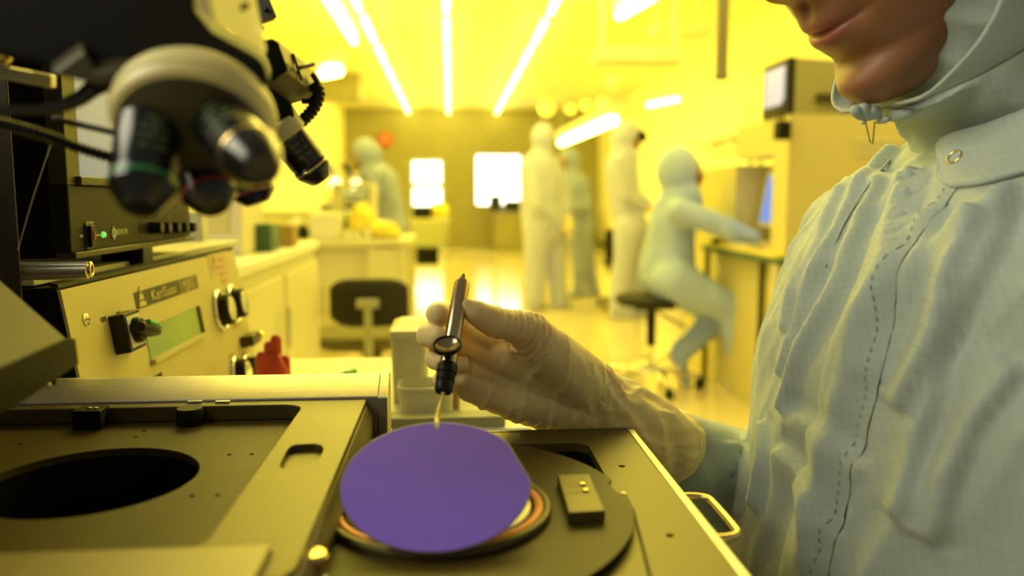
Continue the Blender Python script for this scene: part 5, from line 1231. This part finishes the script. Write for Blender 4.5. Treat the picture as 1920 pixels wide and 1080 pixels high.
def g(x, w): return exp(-x*x/(2*w*w))
def face_pt(u, th):
    f0, b0, w0 = interp(front, u), interp(back, u), interp(wid, u)
    ct, st = cos(th), sin(th)
    cf = f0*.18; mid_ = (f0+b0)/2*.5
    p = 2.25
    if ct >= 0: f = mid_+(f0-mid_)*abs(ct)**(2/p)
    else: f = mid_+(b0-mid_)*abs(ct)**(2/2.1)
    s = w0*math.copysign(abs(st)**(2/2.15), st)
    if ct > 0:
        a = abs(s)
        # nose
        nw = .0075+.0055*g(u+.022, .010)
        nh = 0
        if -.0355 < u < .04:
            k = (u+.016)/.056; nh = .0225*(1-max(0, k))**1.1 if k >= 0 else .0225*max(0, 1-((-.016-u)/.0195)**1.6)
        f += nh*g(a, nw)
        f += .0070*g(a-.013, .0042)*g(u+.024, .006)           # nostril wings
        # lips follow the dental arch
        arch = 1-.0*a
        lipu = LIPU+.45*max(0, a-.004)**1.35
        mw = g(a, .0150)
        f += .0040*mw*g(u-lipu-.0062, .0046)                      # upper lip
        f += .0058*mw*g(u-lipu+.0068, .0052)                      # lower lip
        f += .0020*g(a, .020)*g(u-lipu, .018)
        f -= .0050*g(a, .0165)*g(u-lipu, .0013)                  # mouth line
        f -= .0030*g(a-.0265, .0045)*g(u-lipu, .0055)             # mouth corner
        f -= .0022*g(a-.0285, .006)*g(u+.045, .012)              # fold beside the mouth
        f -= .0030*g(a, .0035)*g(u+.0405, .006)                  # philtrum
        f -= .0058*g(a, .020)*g(u+.0845, .0060)                  # under lower lip
        f += .0045*g(a, .014)*g(u+.098, .009)                    # chin pad
        f -= .012*g(a-.031, .013)*g(u-.022, .012)                # eye sockets
        f += .004*g(a-.034, .02)*g(u-.046, .006)                 # brow
        f += .003*g(a-.045, .014)*g(u+.012, .014)                # cheek bone
    return f, s
NU, NT = 190, 200
us = [-.122+.249*k/NU for k in range(NU+1)]
def tmap(k):                     # denser towards the face
    x = 2*pi*k/NT; return x-.62*sin(x)
hb = NB(); rs_ = []
for u in us:
    rs_.append([HP(*(lambda a: (a[0], a[1], u))(face_pt(u, tmap(k)))) for k in range(NT)])
rings(hb, rs_)
bmesh.ops.smooth_vert(hb, verts=hb.verts, factor=.5, use_axis_x=True, use_axis_y=True, use_axis_z=True)
# ear, neck, shoulders, arms and hands of the body in one skin (below the clothing)
me_ = bpy.data.meshes.new('h'); hb.to_mesh(me_); hb.free()
full = NB(); full.from_mesh(me_); bpy.data.meshes.remove(me_)
body = obj('body', full, M['skin'], op, smooth=180)
la = body.data.attributes.new('lip', 'FLOAT', 'POINT'); Mi = mroot(body)
for i_, v_ in enumerate(body.data.vertices):
    q_ = Mi @ v_.co-HO; u_, s_ = q_.dot(U_), abs(q_.dot(S_)); val = 0
    if q_.dot(F_) > .05 and s_ < .026:
        lu = LIPU+.45*max(0, s_-.004)**1.35; e_ = max(0, 1-(s_/.0255)**2)**.6
        hgt = .0088 if u_ > lu else .0122
        val = max(0, min(1, (e_*hgt-abs(u_-lu))/.0022))
    la.data[i_].value = val
nb = NB()
neckb = Vector((.425, .535, 1.06))
chain(nb, [(HP(-.03, 0, -.03), .050), (neckb, .055), (Vector((.41, .54, .95)), .085), (Vector((.40, .54, .66)), .10)], 24)
chain(nb, [(Vector((.41, .60, 1.0)), .05), (shR, .042), (elb, .036), (V(1300, 868, .655), .026), (V(1180, 785, .62), .020)], 20)
chain(nb, [(Vector((.41, .46, 1.0)), .05), (shL, .042), (Vector((.42, .30, .76)), .036), (Vector((.22, .30, .69)), .024)], 20)
tb = obj('torso_skin', organic(nb, .006, 4), M['skin'], body, smooth=180)
hbm = NB(); hand_bm(hbm, Vector((.205, .30, .692)), (-1, .1, -.1), (0, 0, -1), 1.0); obj('glove', organic(hbm, .004, 3), M['glove'], op, smooth=180)
for s in (-1, 1):
    eb = NB(); sphere(eb, HP(.0655, s*.031, .020), .0125, 20); ey = obj('eye', eb, M['white'], body)
    ib = NB(); sphere(ib, HP(.0735, s*.031, .0185), .0058, 16, (1, 1, 1)); obj('iris', ib, mat('iris_brown', (.10, .05, .02), .2) if 'iris_brown' not in bpy.data.materials else bpy.data.materials['iris_brown'], ey)
    lb = NB(); sphere(lb, HP(.0650, s*.031, .0235), .0142, 20, (1, 1, .82)); obj('eyelid', lb, M['skin'], ey, smooth=180)
    eb = NB(); tor(eb, HP(-.005, s*.071, .0), S_, .022, .006, 28, 10); obj('ear', eb, M['skin'], body, smooth=180)
    bb_ = NB(); tube(bb_, spl([HP(.088, s*.016, .044), HP(.090, s*.030, .050), HP(.080, s*.046, .047)], 6), .0030, 8); obj('eyebrow', bb_, mat('brow_brown', (.06, .035, .02), .9) if 'brow_brown' not in bpy.data.materials else bpy.data.materials['brow_brown'], body, smooth=180)
# ---- hood ----
def opening(f, s, u):
    """>0 where the hood covers the head: everything behind a slanted plane around the face"""
    return f
hd = NB()
_e = [(-.125, .078), (-.112, .060), (-.098, .036), (-.083, .020), (-.06, .009), (-.03, .004), (.0, .008), (.03, .020), (.06, .040), (.095, .064), (.13, .09)]
_es = spl([Vector((a, b, 0)) for a, b in _e], 40); EDGE = []
for k in range(801):
    uu = -.125+.255*k/800
    for a, b in zip(_es, _es[1:]):
        if a.x <= uu <= b.x+1e-9: EDGE.append(a.y+(b.y-a.y)*(uu-a.x)/max(1e-9, b.x-a.x)); break
    else: EDGE.append(EDGE[-1] if EDGE else .078)
def edge_f(u): # forward limit of the hood rim per height (side view)
    t = max(0, min(1, (u+.125)/.255)); q_ = EDGE[int(t*(len(EDGE)-2))]; return q_
def hood_pt(u, th):
    f0, b0, w0 = interp(front, u)*.98, interp(back, u)-.006, interp(wid, u)
    if u < -.03: w0 = max(w0, .058-.10*max(0, -.085-u)); b0 = min(b0, -.075)
    mid_ = (f0+b0)/2*.5; ct, st = cos(th), sin(th)
    f = mid_+((f0 if ct > 0 else b0)-mid_)*abs(ct)**(2/2.3) if ct >= 0 else mid_-abs(b0-mid_)*abs(ct)**(2/2.3)
    s = w0*math.copysign(abs(st)**(2/2.3), st)
    ex_ = .0135
    L2 = sqrt((f-mid_)**2+s*s)+1e-6
    return f+(f-mid_)/L2*ex_, s+s/L2*ex_, u
rsh = []
for i in range(100):
    u = -.121+.247*i/99; e = edge_f(u); lo_, hi_ = 0.0, pi*.75
    if hood_pt(u, 0)[0] <= e: t0_ = .02
    else:
        for _k in range(24):
            m_ = (lo_+hi_)/2
            if hood_pt(u, m_)[0] > e: lo_ = m_
            else: hi_ = m_
        t0_ = hi_
    rsh.append([HP(*hood_pt(u, t0_+(2*pi-2*t0_)*k/110)) for k in range(111)])
rsh = [[p+U_*(.012*max(0, (-.121+.247*i/99-.05)/.076)**2) for p in r] for i, r in enumerate(rsh)]
rsh.append([HP(0, 0, .146)+(p-HP(0, 0, .126))*.12 for p in rsh[-1]])
rings(hd, rsh, cap=False, closed=False)
bmesh.ops.smooth_vert(hd, verts=[v for v in hd.verts if not v.is_boundary], factor=.5, use_axis_x=True, use_axis_y=True, use_axis_z=True)
ho = obj('hood', hd, M['suit'], op, smooth=180); sm = ho.modifiers.new('s', 'SOLIDIFY'); sm.thickness = .0022; sm.offset = 1
# chin strap of the hood: cloth sling under the chin back to the collar, and the neck cape
sl_ = NB()
def hr(f, s, u): return HP(f, s, u)
loft(sl_, [(HP(.074, 0, -.128), S_, F_, .012, .006), (HP(.060, 0, -.129), S_, F_, .030, .013), (HP(.040, 0, -.126), S_, (F_*.9-U_*.1), .044, .028), (HP(.005, 0, -.118), S_, (F_*.6-U_*.6), .056, .040), (HP(-.030, 0, -.108), S_, (F_*.4-U_*.7), .066, .054), (HP(-.05, 0, -.09), S_, (F_*.4-U_*.7), .07, .075)], 48, 2.2)
capsule(sl_, HP(-.02, 0, -.075), Vector((.435, .535, 1.085)), .072, .088, 40)
capsule(sl_, HP(-.035, 0, -.02), Vector((.45, .535, 1.09)), .085, .095, 40)
chain(sl_, [(Vector((.435, .535, 1.10)), .085), (Vector((.43, .535, 1.075)), .10)], 40)
nk = organic(sl_, .0035, 8)
displace(nk, lambda p, n: .0040*ridge(noise.noise(Vector((p.x*16+p.z*14, p.y*12, p.z*18))))+.0016*noise.noise(p*40))
# open the sling where the chin sits: drop vertices of the sling inside the jaw
obj('hood_neck', nk, M['suit'], ho, smooth=180)
# gathered toggle under the chin with two cord ends
gq = V(1612, 208, .512); gb = NB()
for k in range(6): capsule(gb, V(1604+k*8, 203+2.2*abs(k-2), .512+.002*(k % 2)), V(1612+k*6.5, 219-1.2*abs(k-2), .514), .0036, .0030, 14)
obj('gathered_hem', gb, M['suit'], ho, smooth=180)
for a, b in (((1622, 226), (1632, 268)), ((1640, 228), (1636, 270))): obj('cord_end', tube(NB(), [V(*a, .511), V(*b, .511)], .0005, 8), mat('cord_brown', (.30, .22, .08), .6) if 'cord_brown' not in bpy.data.materials else bpy.data.materials['cord_brown'], ho)
# ---- collar band with snap ----
import bmesh as _b
me1 = bpy.data.meshes.new('x'); 
cbm = NB(); 
for src, mm in ((cov, mroot(cov)), (bpy.data.objects['hood_neck'], mroot(bpy.data.objects['hood_neck']))):
    t2 = NB(); t2.from_mesh(src.data); t2.transform(mm); m3 = bpy.data.meshes.new('y'); t2.to_mesh(m3); t2.free(); cbm.from_mesh(m3); bpy.data.meshes.remove(m3)
bpy.data.meshes.remove(me1)
bv2 = BVHTree.FromBMesh(cbm); cbm.free()
def hit(px, py, lift):
    r = ray(px, py).normalized(); h = bv2.ray_cast(_O, r)
    return None if h[0] is None else h[0]-r*lift
def lin(tab, x):
    for (a, va), (b, vb) in zip(tab, tab[1:]):
        if a <= x <= b: return va+(vb-va)*(x-a)/(b-a)
    return tab[0][1] if x < tab[0][0] else tab[-1][1]
topc = [(1752, 292), (1756, 272), (1768, 258), (1790, 248), (1850, 232), (1920, 205), (2060, 150)]
botc = [(1752, 302), (1757, 328), (1766, 345), (1780, 352), (1830, 346), (1920, 322), (2060, 275)]
xs_ = [1757, 1759, 1762, 1766, 1772, 1780]+[1790+15*k for k in range(17)]
g = []
for x in xs_:
    g.append([hit(x, lin(topc, x)+(lin(botc, x)-lin(topc, x))*k/10, .006) for k in range(11)])
cb = NB()
deps = [[(_O-p).length if p else None for p in r] for r in g]
flat = [d for r in deps for d in r if d]; md = sorted(flat)[len(flat)//2]
for it in range(30):
    nd = [r[:] for r in deps]
    for a in range(len(g)):
        for b in range(11):
            ns_ = [deps[x][y] for x, y in ((a-1, b), (a+1, b), (a, b-1), (a, b+1)) if 0 <= x < len(g) and 0 <= y < 11 and deps[x][y]]
            nd[a][b] = min(deps[a][b] or 9, sum(ns_)/max(1, len(ns_))+.0) if ns_ else md
    deps = nd
vs_ = [[cb.verts.new(_O+ray(x, lin(topc, x)+(lin(botc, x)-lin(topc, x))*k/10).normalized()*deps[a][k]) for k in range(11)] for a, x in enumerate(xs_)]
for a in range(len(xs_)-1):
    for k in range(10): cb.faces.new((vs_[a][k], vs_[a+1][k], vs_[a+1][k+1], vs_[a][k+1]))
fixn(cb); cbv = BVHTree.FromBMesh(cb)
co = obj('collar', cb, M['suit'], op, smooth=180); sm = co.modifiers.new('s', 'SOLIDIFY'); sm.thickness = .003; sm.offset = 0
r = ray(1793, 297).normalized(); h = cbv.ray_cast(_O, r); nn = h[1] if h[1].dot(r) < 0 else -h[1]
sp = h[0]+nn*.0016
snap = obj('snap_ring', tor(NB(), sp+nn*.0004, nn, .0044, .0007, 36, 10), M['brass'], co, smooth=180)
obj('snap_dish', lathe(NB(), sp-nn*.0002, nn, [(.0042, 0), (.0036, .0003), (.0, .0001)], 30), M['suit'], co)
# stitched seam line across the neck cape
pl_ = [hit(px, py, .0007) for px, py in ((1800, 232), (1815, 262), (1840, 290), (1862, 310))]
